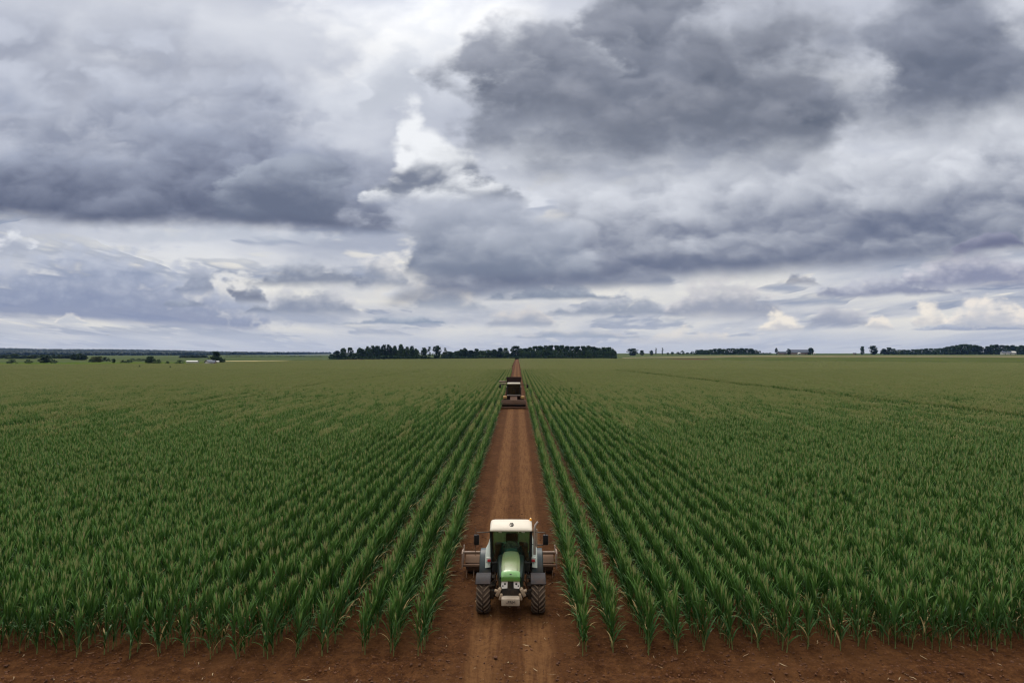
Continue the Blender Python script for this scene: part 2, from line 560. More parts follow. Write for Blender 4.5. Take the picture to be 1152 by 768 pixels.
out(N, mxs.outputs[0])

m_stalk, N = new_mat('corn_stalk')
pz_ = N.sep(N.n('ShaderNodeNewGeometry').outputs['Position'])[2]
out(N, principled(N, N.ramp(N.mul(pz_, 0.6), [(0.0, (0.13, 0.17, 0.055)), (0.5, (0.07, 0.12, 0.03)), (1.0, (0.09, 0.12, 0.04))]), 0.5).outputs[0])

m_tassel, N = new_mat('corn_tassel')
pn2 = N.noise(N.n('ShaderNodeNewGeometry').outputs['Position'], 1.3, 2, 0.6)['Fac']
out(N, principled(N, N.ramp(pn2, [(0.35, (0.190, 0.250, 0.075)), (0.55, (0.275, 0.295, 0.110)), (0.75, (0.330, 0.275, 0.140))]), 0.8).outputs[0])


class Geo:
    def __init__(self):
        self.v, self.f, self.mi, self.t = [], [], [], []

    def face(self, idx, mi, t=0.0):
        self.f.append(idx); self.mi.append(mi); self.t.append(t)

    def strip(self, pts, widths, side, mi, fold=0.0, t0=0.0, t1=0.0):
        """leaf blade: centre line points, half widths, side vector per point, V fold"""
        b = len(self.v)
        n = len(pts)
        for p, w, s in zip(pts, widths, side):
            up = Vector((0, 0, 1))
            self.v += [p - s * w + up * fold * w, p, p + s * w + up * fold * w]
        for i in range(n - 1):
            a = b + 3 * i
            tt = t0 + (t1 - t0) * i / max(1, n - 2)
            self.face((a, a + 1, a + 4, a + 3), mi, tt)
            self.face((a + 1, a + 2, a + 5, a + 4), mi, tt)

    def tube(self, pts, rad, k, mi):
        b = len(self.v)
        for p, r in zip(pts, rad):
            for i in range(k):
                a = 2 * PI * i / k
                self.v.append(p + Vector((math.cos(a) * r, math.sin(a) * r, 0)))
        for j in range(len(pts) - 1):
            for i in range(k):
                q0, q1 = b + j * k + i, b + j * k + (i + 1) % k
                self.face((q0, q1, q1 + k, q0 + k), mi)

    def mesh(self, name, mats):
        me = mesh_from(name, self.v, self.f, mats, self.mi, False)
        at = me.attributes.new('tint', 'FLOAT', 'FACE')
        at.data.foreach_set('value', self.t)
        return me


def corn_leaves(g, rnd, h, org=Vector((0, 0, 0)), mi=0, segs=6, count=None, pale=0.0):
    n = count or rnd.randint(13, 15)
    a0 = rnd.uniform(0, 2 * PI)
    for i in range(n):
        k = (i + 0.5) / n
        z0 = h * (0.08 + 0.70 * k)
        ang = a0 + PI * i + rnd.gauss(0, 0.5)
        L = h * (0.30 + 0.20 * math.sin(PI * min(1, k * 0.95 + 0.15))) * rnd.uniform(0.85, 1.2)
        el = R(rnd.uniform(56, 70)) if k < 0.4 else R(rnd.uniform(68, 84))
        droop = (rnd.uniform(1.0, 2.2) if k < 0.35 else rnd.uniform(0.1, 0.85)) * (1.0 if rnd.random() > 0.1 else 1.8)
        w = h * 0.0185 * rnd.uniform(0.8, 1.15) * (1.25 if segs < 4 else 1.0)
        p = org + Vector((0, 0, z0)); e = el; pts = [p.copy()]
        tw = rnd.gauss(0, 0.3)
        for j in range(segs):
            dvec = Vector((math.cos(ang) * math.cos(e), math.sin(ang) * math.cos(e), math.sin(e)))
            p = p + dvec * (L / segs); pts.append(p.copy())
            e -= droop / segs * (0.4 + 1.2 * j / segs)
            ang += tw / segs
        fa = ang + PI / 2 + rnd.gauss(0, 0.35)
        sd = Vector((math.cos(fa), math.sin(fa), 0))
        prof = [0.6 + 0.4 * min(1, 3 * t) if t < .34 else max(0.04, (1 - ((t - .34) / .66) ** 1.5)) for t in [j / segs for j in range(segs + 1)]]
        ti = rnd.uniform(0, 0.15) + 0.40 * max(0, k - .45) + pale  # young yellow-green toward the tips; upper leaves also lightened in colour as if top-lit
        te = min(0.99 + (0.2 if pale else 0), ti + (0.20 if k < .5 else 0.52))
        if k < 0.22 and rnd.random() < 0.22:          # withered lower leaf
            ti = te = 2.2
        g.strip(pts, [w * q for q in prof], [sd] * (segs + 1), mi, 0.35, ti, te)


def corn_stalk(g, rnd, h, org=Vector((0, 0, 0)), mi=0, k=5):
    lx, ly = rnd.gauss(0, 0.02), rnd.gauss(0, 0.02)
    zs = [0, 0.25, 0.55, 0.85]
    g.tube([org + Vector((lx * z, ly * z, z * h)) for z in zs], [0.020, 0.017, 0.012, 0.006], k, mi)
    # brace roots
    return


def corn_tassel(g, rnd, h, org=Vector((0, 0, 0)), mi=0, n=None, fat=1.0):
    n = n or rnd.randint(3, 5)
    base = org + Vector((0, 0, h * 0.80))
    for i in range(n):
        a = rnd.uniform(0, 2 * PI)
        sp = 0.03 if i == 0 else rnd.uniform(0.06, 0.26)
        L = h * rnd.uniform(0.14, 0.24)
        dv = Vector((math.cos(a) * sp, math.sin(a) * sp, 1)).normalized()
        b0 = base + Vector((0, 0, rnd.uniform(-0.02, 0.05) * h))
        g.tube([b0, b0 + dv * L * 0.55, b0 + dv * L], [0.006 * fat, 0.012 * fat, 0.003], 3, mi)


H_CORN = 1.72
rows = []                            # x of every crop row
x = 2.1; rows.append(x)
for st in [0.95, 1.12, 0.88] + [0.86] * 8:
    x += st; rows.append(x)
while x < 820:
    x += 0.63 if x < 40 else 0.74; rows.append(x)
x = -3.0; rows.append(x)
for st in [0.93, 0.88, 1.2, 0.86] + [0.86] * 8:
    x -= st; rows.append(x)
while x > -900:
    x -= 0.63 if x > -40 else 0.74; rows.append(x)
rows = sorted(rows)


def tram(x, y):                      # wheelings left by the sprayer
    c1 = 57 + (177 - y) * 0.077
    c2 = -46 - (243 - y) * 0.06
    return abs(x - c1) < 1.8 or (y > 70 and abs(x - c2) < 0.95)


# --- individual plants along the near edge -----------------------------
rnd = random.Random(5)
variants = []
for vi in range(8):
    parts = []
    for nm, fn, mt in (('stalk', corn_stalk, m_stalk), ('foliage', corn_leaves, m_leaf), ('tassel', corn_tassel, m_tassel)):
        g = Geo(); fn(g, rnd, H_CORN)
        parts.append((nm, g.mesh('corn_' + nm, [mt])))
    variants.append(parts)

near_plants = []
rr = random.Random(11)
for rx in rows:
    if abs(rx) > 18.5:
        continue
    y = edge_y(rx) + rr.uniform(-0.12, 0.18)
    k = 0
    while k < 8:
        near_plants.append((y, rx + rr.gauss(0, 0.05), k, rx))
        y += rr.uniform(0.17, 0.27)
        k += 1
near_plants = [p for p in near_plants if abs(p[1]) < p[0] * 0.77 + 0.4]
near_plants.sort(key=lambda p: p[0] - edge_y(p[3]) + 0.0)
near_plants = near_plants[:300]
near_end = {}
for y, xx, k, rx in near_plants:
    near_end[rx] = max(near_end.get(rx, 0), y)

ORD = ['first', 'second', 'third', 'fourth', 'fifth']
lrows = [r for r in rows if r < 0][::-1]
rrows = [r for r in rows if r > 0]
protos = {}
for y, xx, k, rx in sorted(near_plants):
    vi = rr.randrange(8)
    side = 'left' if rx < 0 else 'right'
    i = (lrows if rx < 0 else rrows).index(rx)
    if k == 0 and i < 5:
        lab = 'foremost green corn plant of the %s row %s of the dirt track' % (ORD[i], side)
        grp = 'corn plants at the ends of the rows beside the track'
    elif i < 5:
        lab = 'green corn plant behind the tip of the %s row %s of the dirt track' % (ORD[i], side)
        grp = 'corn plants near the end of the %s row %s of the track' % (ORD[i], side)
    elif k == 0:
        lab = 'green corn plant at the very edge of the crop, %s side, bare soil before it' % side
        grp = 'corn plants on the near edge of the crop, %s side' % side
    else:
        lab = 'green corn plant just inside the near edge of the crop, %s side of the tractor' % side
        grp = 'corn plants just inside the near edge, %s side' % side
    o = empty('corn_plant', (xx, y, 0.0), rr.uniform(0, 2 * PI), lab, 'corn plant', grp)
    s = rr.uniform(0.82, 1.10) * (0.92 if k == 0 else 1.0) * (0.72 if rr.random() < 0.06 else 1.0)
    o.scale = (s * rr.uniform(.75, 1.05), s * rr.uniform(.75, 1.05), s)
    o.rotation_euler[0] = rr.gauss(0, .05); o.rotation_euler[1] = rr.gauss(0, .06)
    for nm, me in variants[vi]:
        if (vi, nm) in protos:
            c = protos[(vi, nm)].copy()
        else:
            c = bpy.data.objects.new(nm, me); protos[(vi, nm)] = c
        link(c, o)

# --- the rest of the crop: one mass, grown by geometry nodes --------------
fcol = bpy.data.collections.new('corn_row_pieces')       # never linked to the scene: only feeds the geometry nodes
NEAR_V, MID_V, FAR_V = 14, 5, 3
rnd = random.Random(77)
SEG = 2.4
for i in range(NEAR_V):
    g = Geo(); y = 0.0
    while y < SEG:
        h = H_CORN * (rnd.uniform(0.88, 1.07) if i < 7 else rnd.uniform(0.80, 1.10))
        o_ = Vector((rnd.gauss(0, 0.05 if i < 7 else 0.17), y, 0))
        corn_stalk(g, rnd, h, o_, 1, 3)
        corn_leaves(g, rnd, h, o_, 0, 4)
        corn_tassel(g, rnd, h, o_, 2)
        y += rnd.uniform(0.16, 0.26)
    o = bpy.data.objects.new('a%02d_row_piece' % i, g.mesh('row_piece', [m_leaf, m_stalk, m_tassel])); fcol.objects.link(o)
SEG2 = 8.0
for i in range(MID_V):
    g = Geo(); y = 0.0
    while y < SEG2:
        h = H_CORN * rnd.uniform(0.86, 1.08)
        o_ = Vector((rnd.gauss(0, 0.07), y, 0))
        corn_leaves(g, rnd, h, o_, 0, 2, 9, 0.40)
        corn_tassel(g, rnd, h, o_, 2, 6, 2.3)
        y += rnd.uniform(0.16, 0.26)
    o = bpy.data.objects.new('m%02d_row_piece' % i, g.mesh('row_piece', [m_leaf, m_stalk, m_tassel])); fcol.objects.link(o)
SEG3, FAR_ROWS = 20.0, 12
for i in range(FAR_V):
    g = Geo()
    for rw in range(FAR_ROWS):
        y = rnd.uniform(0, .3)
        while y < SEG3:
            h = H_CORN * rnd.uniform(0.86, 1.10)
            o_ = Vector((rw * 0.74 + rnd.gauss(0, 0.08), y, 0))
            b = len(g.v)
            for q_ in range(3):
                a = rnd.uniform(0, 2 * PI)
                dv = Vector((math.cos(a), math.sin(a), 0)); sd = Vector((-dv.y, dv.x, 0))
                g.strip([o_ + Vector((0, 0, h * .35)), o_ + dv * .12 * h * .6 + Vector((0, 0, h * .72)), o_ + dv * .25 * h * .7 + Vector((0, 0, h * .86))], [.07, .085, .01], [sd] * 3, 0, 0, 1.05, 1.25)
            a = rnd.uniform(0, PI); sd = Vector((math.cos(a), math.sin(a), 0))
            g.strip([o_ + Vector((0, 0, h * .72)), o_ + Vector((0, 0, h * .88)), o_ + Vector((0, 0, h))], [.06, .07, .02], [sd] * 3, 2)
            y += rnd.uniform(0.26, 0.42)
    o = bpy.data.objects.new('z%02d_row_piece' % i, g.mesh('row_piece', [m_leaf, m_stalk, m_tassel])); fcol.objects.link(o)

pts, vidx, rot, scl = [], [], [], []
Y_FAR = 330.0
rr = random.Random(21)
for rx in rows:
    near0 = near_end[rx] + 0.2 if rx in near_end else edge_y(rx)
    y = max(near0, (abs(rx) - 3) / 0.80)
    while y < Y_FAR:                 # full plants near, lighter pieces further off, mingling between 60 and 170 m
        flip = rr.random() < 0.5
        near_piece = y < 60 or (y < 170 and rr.random() < ((170 - y) / 110) ** 0.6)
        L = SEG if near_piece else SEG2
        if not tram(rx, y + L / 2) and (near_piece or abs(rx) < (y + 8) * 0.8 + 4):
            pts.append((rx + rr.gauss(0, 0.02), y + (L if flip else 0), 0.0))
            vidx.append(rr.randrange(7) + (7 if abs(rx) > 10 + 0.10 * y else 0) if near_piece else NEAR_V + rr.randrange(MID_V))
            rot.append(PI if flip else 0.0)
            scl.append(rr.uniform(0.93, 1.05) * (1 + .08 * mnoise.noise(Vector((rx * .07, y * .05, 0)))))
        y += L
n_far0 = len(pts)
y = Y_FAR + 4
while y < 1000:
    xx = -3.0 - FAR_ROWS * 0.74
    while xx > -0.8 * y - 20:
        if y + 10 < far_y(xx):
            pts.append((xx, y, 0)); vidx.append(NEAR_V + MID_V + rr.randrange(FAR_V)); rot.append(0.0); scl.append(rr.uniform(0.95, 1.05))
        xx -= FAR_ROWS * 0.74
    xx = 2.1
    while xx < 0.8 * y + 20:
        if y + 10 < far_y(xx):
            pts.append((xx, y, 0)); vidx.append(NEAR_V + MID_V + rr.randrange(FAR_V)); rot.append(0.0); scl.append(rr.uniform(0.95, 1.05))
        xx += FAR_ROWS * 0.74
    y += SEG3
me = bpy.data.meshes.new('corn_crop')
me.from_pydata(pts, [], [])
for nm, typ, dat in (('vidx', 'INT', vidx), ('rotz', 'FLOAT', rot), ('scl', 'FLOAT', scl)):
    a = me.attributes.new(nm, typ, 'POINT'); a.data.foreach_set('value', dat)
crop = bpy.data.objects.new('corn_crop', me)
link(crop)
tag(crop, 'dense green field of tasselled corn in rows on both sides of the track', 'corn field', kind='stuff')
ng = bpy.data.node_groups.new('grow_corn', 'GeometryNodeTree')
ng.interface.new_socket('Geometry', in_out='INPUT', socket_type='NodeSocketGeometry')
ng.interface.new_socket('Geometry', in_out='OUTPUT', socket_type='NodeSocketGeometry')
gi, go = ng.nodes.new('NodeGroupInput'), ng.nodes.new('NodeGroupOutput')
ci = ng.nodes.new('GeometryNodeCollectionInfo'); ci.inputs['Collection'].default_value = fcol
ci.inputs['Separate Children'].default_value = True
ci.inputs['Reset Children'].default_value = True
iop = ng.nodes.new('GeometryNodeInstanceOnPoints'); iop.inputs['Pick Instance'].default_value = True
def named(nm, typ):
    nd = ng.nodes.new('GeometryNodeInputNamedAttribute'); nd.data_type = typ; nd.inputs['Name'].default_value = nm
    return nd.outputs['Attribute']
cx = ng.nodes.new('ShaderNodeCombineXYZ'); ng.links.new(named('rotz', 'FLOAT'), cx.inputs[2])
ng.links.new(gi.outputs[0], iop.inputs['Points'])
ng.links.new(ci.outputs[0], iop.inputs['Instance'])
ng.links.new(named('vidx', 'INT'), iop.inputs['Instance Index'])
ng.links.new(cx.outputs[0], iop.inputs['Rotation'])
ng.links.new(named('scl', 'FLOAT'), iop.inputs['Scale'])
ng.links.new(iop.outputs[0], go.inputs[0])
crop.modifiers.new('grow', 'NODES').node_group = ng
print('crop points', len(pts), 'near plants', len(near_plants))


# ---------------------------------------------------------------- clods, dry leaves and weeds on the soil
m_clod, N = new_mat('soil_clod')
cp = N.n('ShaderNodeNewGeometry').outputs['Position']
out(N, principled(N, N.ramp(N.noise(cp, 3.0, 4, .6)['Fac'], [(.35, (0.042, 0.0145, 0.0055)), (.55, (0.092, 0.034, 0.012)), (.7, (0.15, 0.064, 0.025))]), .95).outputs[0])
rd = random.Random(8)
V_, F_ = [], []
ico = [(0, 0, 1), (.9, 0, .35), (.28, .85, .4), (-.73, .53, .4), (-.73, -.53, .35), (.28, -.85, .4), (.73, .53, -.4), (-.28, .85, -.4), (-.9, 0, -.4), (-.28, -.85, -.4), (.73, -.53, -.4)]
icf = [(0, 1, 2), (0, 2, 3), (0, 3, 4), (0, 4, 5), (0, 5, 1), (1, 6, 2), (2, 7, 3), (3, 8, 4), (4, 9, 5), (5, 10, 1), (2, 6, 7), (3, 7, 8), (4, 8, 9), (5, 9, 10), (1, 10, 6)]
n_c = 0
while n_c < 9000:
    y = 17.5 + 30 * rd.random() ** 2.2
    x = rd.uniform(-.8, .8) * y
    ontrack = -2.75 < x < 1.85
    if y > edge_y(x) + .8 and not ontrack:
        continue
    if min(abs(x + 1.18), abs(x - .72)) < .42 and rd.random() < .8:
        continue
    r = 0.012 + 0.034 * rd.random() ** 2.5
    if rd.random() < .03: r *= 1.9
    z0 = float(soil_height(np.array([x]), np.array([y]))[0]) + 0.012
    i0 = len(V_); ang = rd.uniform(0, 6.3); ca, sa = math.cos(ang), math.sin(ang)
    ex, ey = rd.uniform(.8, 1.5), rd.uniform(.7, 1.2)
    for a_, b_, c_ in ico:
        k = rd.uniform(.75, 1.2)
        V_.append((x + r * k * (a_ * ex * ca - b_ * ey * sa), y + r * k * (a_ * ex * sa + b_ * ey * ca), z0 + r * .75 * k * (c_ + .3)))
    F_ += [tuple(i0 + q for q in f) for f in icf]
    n_c += 1
o = bpy.data.objects.new('soil_clods', mesh_from('soil_clods', V_, F_, m_clod)); link(o)
tag(o, 'small clods of red soil scattered over the track and field edge', 'soil clods', kind='stuff')

m_straw, N = new_mat('dry_leaf')
out(N, principled(N, N.ramp(N.noise(N.n('ShaderNodeNewGeometry').outputs['Position'], 2.0, 2, .5)['Fac'], [(.35, (0.20, 0.12, 0.06)), (.65, (0.34, 0.26, 0.15))]), .8).outputs[0])
g = Geo()
for _ in range(260):
    y = 17.8 + 14 * rd.random() ** 2
    x = rd.uniform(-.8, .8) * y
    if y > edge_y(x) + .6 and not (-2.8 < x < 1.9):
        continue
    a = rd.uniform(0, 6.3); L = rd.uniform(.06, .34) * (1.4 if rd.random() < .1 else 1); p = Vector((x, y, float(soil_height(np.array([x]), np.array([y]))[0]) + .03))
    pts_ = []
    for j in range(5):
        pts_.append(p.copy()); p = p + Vector((math.cos(a) * L / 4, math.sin(a) * L / 4, rd.uniform(-.012, .016))); a += rd.gauss(0, .3)
    sd = Vector((-math.sin(a), math.cos(a), .3))
    g.strip(pts_, [.004, .010, .012, .009, .003], [sd] * 5, 0)
o = bpy.data.objects.new('dry_leaves', g.mesh('dry_leaves', [m_straw])); link(o)
tag(o, 'pale dry corn leaves littering the bare red soil', 'dry leaves', kind='stuff')

# ---------------------------------------------------------------- part builder
class PB:
    def __init__(self):
        self.bm = bmesh.new()

    def box(self, c, s, rot=(0, 0, 0), bev=0.0, seg=2, taper=None):
        r = bmesh.ops.create_cube(self.bm, size=1.0)
        vs = r['verts']
        for v_ in vs:
            if taper and v_.co.z > 0:
                v_.co.x *= taper[0]; v_.co.y *= taper[1]
            v_.co = Vector((v_.co.x * s[0], v_.co.y * s[1], v_.co.z * s[2]))
        if bev > 0:
            es = list({e for v_ in vs for e in v_.link_edges})
            rb = bmesh.ops.bevel(self.bm, geom=es, offset=min(bev, min(s) * 0.45), segments=seg, affect='EDGES', profile=0.5)
            vs = list(set(rb['verts']) | {v_ for v_ in vs if v_.is_valid})
        M = Matrix.Translation(c) @ Matrix.Rotation(rot[2], 4, 'Z') @ Matrix.Rotation(rot[1], 4, 'Y') @ Matrix.Rotation(rot[0], 4, 'X')
        for v_ in vs:
            v_.co = M @ v_.co
        return self

    def tube(self, pts, r, k=10, caps=True):
        pts = [Vector(p) for p in pts]
        rs = r if isinstance(r, (list, tuple)) else [r] * len(pts)
        rings = []
        for i, p in enumerate(pts):
            t = (pts[min(i + 1, len(pts) - 1)] - pts[max(i - 1, 0)]).normalized()
            a = t.orthogonal().normalized() if i == 0 else (rings_a - t * rings_a.dot(t)).normalized()
            rings_a = a
            b = t.cross(a)
            rings.append([self.bm.verts.new(p + (a * math.cos(2 * PI * j / k) + b * math.sin(2 * PI * j / k)) * rs[i]) for j in range(k)])
        for i in range(len(rings) - 1):
            for j in range(k):
                self.bm.faces.new((rings[i][j], rings[i][(j + 1) % k], rings[i + 1][(j + 1) % k], rings[i + 1][j]))
        if caps:
            self.bm.faces.new(rings[0][::-1]); self.bm.faces.new(rings[-1])
        return self

    def loft(self, secs, caps=True, close=True):
        rings = [[self.bm.verts.new(Vector(p)) for p in s] for s in secs]
        n = len(rings[0])
        for i in range(len(rings) - 1):
            for j in range(n if close else n - 1):
                self.bm.faces.new((rings[i][j], rings[i][(j + 1) % n], rings[i + 1][(j + 1) % n], rings[i + 1][j]))
        if caps and close:
            self.bm.faces.new(rings[0][::-1]); self.bm.faces.new(rings[-1])
        return self

    def lathe_x(self, prof, c=(0, 0, 0), k=40, closed=True):
        """revolve (x, r) pairs round the x axis"""
        rings = []
        for i in range(k):
            a = 2 * PI * i / k
            rings.append([self.bm.verts.new(Vector((c[0] + x_, c[1] + r_ * math.cos(a), c[2] + r_ * math.sin(a)))) for x_, r_ in prof])
        m_ = len(prof)
        for i in range(k):
            for j in range(m_ if closed else m_ - 1):
                A, B = rings[i], rings[(i + 1) % k]
                self.bm.faces.new((A[j], A[(j + 1) % m_], B[(j + 1) % m_], B[j]))
        return self

    def build(self, name, mat, parent=None, smooth=True, ang=35):
        bmesh.ops.recalc_face_normals(self.bm, faces=self.bm.faces)
        me = bpy.data.meshes.new(name)
        self.bm.to_mesh(me); self.bm.free()
        me.materials.append(mat)
        if smooth:
            me.polygons.foreach_set('use_smooth', [True] * len(me.polygons))
            me.set_sharp_from_angle(angle=R(ang))
        o = bpy.data.objects.new(name, me)
        link(o, parent)
        return o


def paint(name, color, rough=0.35, dust=0.35, metal=0.0, coat=0.0, dustc=(0.16, 0.095, 0.055, 1)):
    mt, N = new_mat(name)
    geo = N.n('ShaderNodeNewGeometry')
    p3 = N.n('ShaderNodeTexCoord').outputs['Object']
    n_ = N.noise(p3, 3.0, 6, 0.65)['Fac']
    n_2 = N.noise(p3, 28.0, 3, 0.6)['Fac']
    zc = N.sep(p3)[2]
    dm = N.mul(N.sstep(N.add(N.mad(n_, 0.7, N.mul(n_2, 0.35)), N.sstep(zc, 2.0, 0.3, -0.06, 0.16)), 0.45, 0.72), dust)
    col = N.mix(dm, color if len(color) == 4 else (*color, 1), dustc)
    pr = principled(N, col, N.mad(dm, 0.5, rough))
    pr.inputs['Metallic'].default_value = metal
    pr.inputs['Specular IOR Level'].default_value = 0.5 if coat or metal else 0.25
    pr.inputs['Coat Weight'].default_value = coat
    N.put(pr.inputs['Normal'], bump(N, n_2, 0.12, 0.01))
    out(N, pr.outputs[0])
    return mt


M_ = {}
M_['green'] = paint('green_paint', (0.085, 0.25, 0.048), 0.32, 0.45, coat=0.3)
M_['bonnet'] = paint('sky_greyed_green_paint', (0.135, 0.185, 0.075), 0.34, 0.6, coat=0.2)  # same green, greyed in its colour for sky reflected at a low angle
M_['cream'] = paint('cream_plastic', (0.56, 0.51, 0.43), 0.5, 0.12)
M_['black'] = paint('black_frame', (0.012, 0.016, 0.016), 0.45, 0.25)
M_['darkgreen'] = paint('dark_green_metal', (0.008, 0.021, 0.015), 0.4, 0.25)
M_['fender'] = paint('dusty_grey_plastic', (0.016, 0.014, 0.018), 0.65, 0.22)
M_['bluegrey'] = paint('blue_grey_paint', (0.028, 0.046, 0.055), 0.4, 0.25)
M_['pale'] = paint('pale_paint', (0.55, 0.60, 0.54), 0.4, 0.2)
M_['rubber'] = paint('dusty_rubber', (0.020, 0.018, 0.018), 0.85, 0.45, dustc=(0.13, 0.085, 0.055, 1))
M_['lug'] = paint('dusty_tread', (0.085, 0.068, 0.055), 0.85, 0.7, dustc=(0.19, 0.135, 0.095, 1))
M_['rim'] = paint('dull_rim', (0.30, 0.27, 0.22), 0.5, 0.5)
M_['beige'] = paint('dusty_cast_iron', (0.36, 0.28, 0.20), 0.6, 0.5)
M_['weight'] = paint('weathered_weight', (0.42, 0.36, 0.29), 0.65, 0.4)
M_['rust'] = paint('brown_rusty_steel', (0.125, 0.075, 0.055), 0.65, 0.5)
M_['rustpale'] = paint('worn_steel_rail', (0.30, 0.225, 0.185), 0.55, 0.35)
M_['deck'] = paint('worn_brown_board', (0.120, 0.074, 0.052), 0.75, 0.4)
M_['steel'] = paint('worn_steel', (0.42, 0.36, 0.33), 0.35, 0.3, metal=0.6)
M_['seat'] = paint('dark_seat_fabric', (0.012, 0.014, 0.014), 0.9, 0.05)
M_['teal'] = paint('teal_lit_trim', (0.075, 0.24, 0.205), 0.6, 0.05)  # teal light behind the tinted glass, put into the trim's colour
M_['ink'] = paint('black_marking', (0.02, 0.02, 0.02), 0.6, 0.0)
M_['red'] = paint('red_lens', (0.42, 0.012, 0.012), 0.2, 0.05, coat=0.6)
M_['amber'] = paint('amber_lens', (0.75, 0.32, 0.04), 0.2, 0.0, coat=0.6)
M_['mirror'] = paint('dark_mirror_shell', (0.010, 0.010, 0.012), 0.35, 0.1)
M_['lamp'] = paint('clear_lamp', (0.86, 0.86, 0.84), 0.12, 0.0, coat=0.8)
M_['orange'] = paint('straw_coloured_paint', (0.42, 0.25, 0.10), 0.5, 0.4)

m_glass, N = new_mat('tinted_cab_glass')
tb = N.n('ShaderNodeBsdfTransparent'); tb.inputs[0].default_value = (0.62, 0.86, 0.80, 1)
gl = N.n('ShaderNodeBsdfGlossy'); gl.inputs['Roughness'].default_value = 0.03
fr = N.n('ShaderNodeFresnel'); fr.inputs[0].default_value = 1.5
mg = N.n('ShaderNodeMixShader')
N.put(mg.inputs[0], N.mad(fr.outputs[0], 1.0, 0.015))
N.t.links.new(tb.outputs[0], mg.inputs[1]); N.t.links.new(gl.outputs[0], mg.inputs[2])
out(N, mg.outputs[0])


def make_wheel(parent, cx, cy, rad, wid, side, flip=1):
    """wheel > tyre (> tread), rim"""
    w = empty('wheel', (cx, cy, rad)); w.parent = parent
    hw, rr_ = wid / 2, rad - 0.045
    prof = [(-hw * .80, rad * .60), (-hw, rad * .74), (-hw * .97, rr_ * .93), (-hw * .78, rr_ * .985), (-hw * .4, rr_), (hw * .4, rr_), (hw * .78, rr_ * .985), (hw * .97, rr_ * .93), (hw, rad * .74), (hw * .80, rad * .60)]
    ty = PB().lathe_x(prof, k=56).build('tyre', M_['rubber'], w, ang=50)
    lg = PB()
    nl = 20 if rad < 0.75 else 24
    for i in range(nl):
        for sgn in (-1, 1):
            a0 = 2 * PI * (i + (0.5 if sgn > 0 else 0)) / nl
            # each lug sweeps from the middle line out to the shoulder
            st = 5
            secs = []
            for j in range(st + 1):
                t = j / st
                x_ = sgn * (0.02 + t * hw * 0.99)
                a = a0 - flip * t * 0.40 * (0.65 / rad) ** 0.5
                rb = rr_ - 0.02 - (0.0 if t < .7 else (t - .7) / .3 * 0.06)
                rt = rad - (0.0 if t < .7 else (t - .7) / .3 * 0.075)
                dw = 0.024 / rad * (1 + 0.25 * t)
                secs.append([(x_, r_ * math.cos(a + q), r_ * math.sin(a + q)) for r_, q in ((rb, -dw * 1.4), (rt, -dw), (rt, dw), (rb, dw * 1.4))])
            lg.loft(secs)
    lg.build('tread', M_['lug'], ty, ang=30)
    s = 1 if side > 0 else -1
    rim = PB().lathe_x([(-hw * .78, rad * .61), (-hw * .60, rad * .55), (-hw * .2, rad * .50), (-hw * .2, 0.04), (hw * .2, 0.04), (hw * .2, rad * .50), (hw * .60, rad * .55), (hw * .78, rad * .61)], k=40)
    rim.lathe_x([(s * hw * .1, .16), (s * hw * .85, .15), (s * hw * .95, .09), (s * hw * .95, .01), (s * hw * .1, .01)], k=20)
    rim.build('rim', M_['rim'], w)
    return w


def text_mesh(name, body, size, loc, rot, mat, parent, depth=0.004):
    cu = bpy.data.curves.new(name, 'FONT')
    cu.body = body; cu.size = size; cu.extrude = depth; cu.align_x = 'CENTER'; cu.align_y = 'CENTER'
    to = bpy.data.objects.new(name, cu)
    COL.objects.link(to)
    dg = bpy.context.evaluated_depsgraph_get()
    me = bpy.data.meshes.new_from_object(to.evaluated_get(dg))
    bpy.data.objects.remove(to)
    me.materials.clear(); me.materials.append(mat)
    o = bpy.data.objects.new(name, me)
    o.location = loc; o.rotation_euler = rot
    return link(o, parent)


def hood_sec(y, hw, zt, zb, rnd_=0.5, crown=0.03, n=16):
    pts_ = [(hw, y, zb)]
    for i in range(n + 1):
        a = PI * i / n
        cx_, sz_ = math.cos(a), math.sin(a)
        e = 0.38
        X = hw * math.copysign(abs(cx_) ** e, cx_)
        Z = (zt - zb) * 0.35 * (abs(sz_) ** e) + zb + (zt - zb) * 0.65
        pts_.append((X, y, Z + crown * (1 - (X / hw) ** 2)))
    pts_.append((-hw, y, zb))
    return pts_


# ---------------------------------------------------------------- tractor
TX, TY = -0.24, 25.15
trac = empty('tractor', (TX, TY, -0.065), 0, 'green and black tractor with a cream cab roof driving towards us down the dirt track', 'tractor')
for s in (-1, 1):
    make_wheel(trac, s * 0.995, 0.0, 0.66, 0.47, s, flip=1)
    make_wheel(trac, s * 0.96, 2.45, 0.75, 0.54, s, flip=1)
# chassis and engine block
pb = PB()
pb.box((0, 0.9, 0.80), (0.52, 3.2, 0.46), bev=0.04)
pb.box((0, 2.4, 0.85), (0.9, 0.7, 0.5), bev=0.05)
pb.box((0, -0.45, 0.78), (0.46, 0.7, 0.36), bev=0.03)
pb.build('chassis', M_['black'], trac)
pb = PB()
pb.tube([(-0.85, 0, 0.66), (0.85, 0, 0.66)], 0.10, 14)
pb.tube([(-0.85, 2.45, 0.90), (0.85, 2.45, 0.90)], 0.15, 14)
for s in (-1, 1):
    pb.box((s * 0.70, 0, 0.66), (0.16, 0.24, 0.34), bev=0.04)
pb.build('axles', M_['black'], trac)
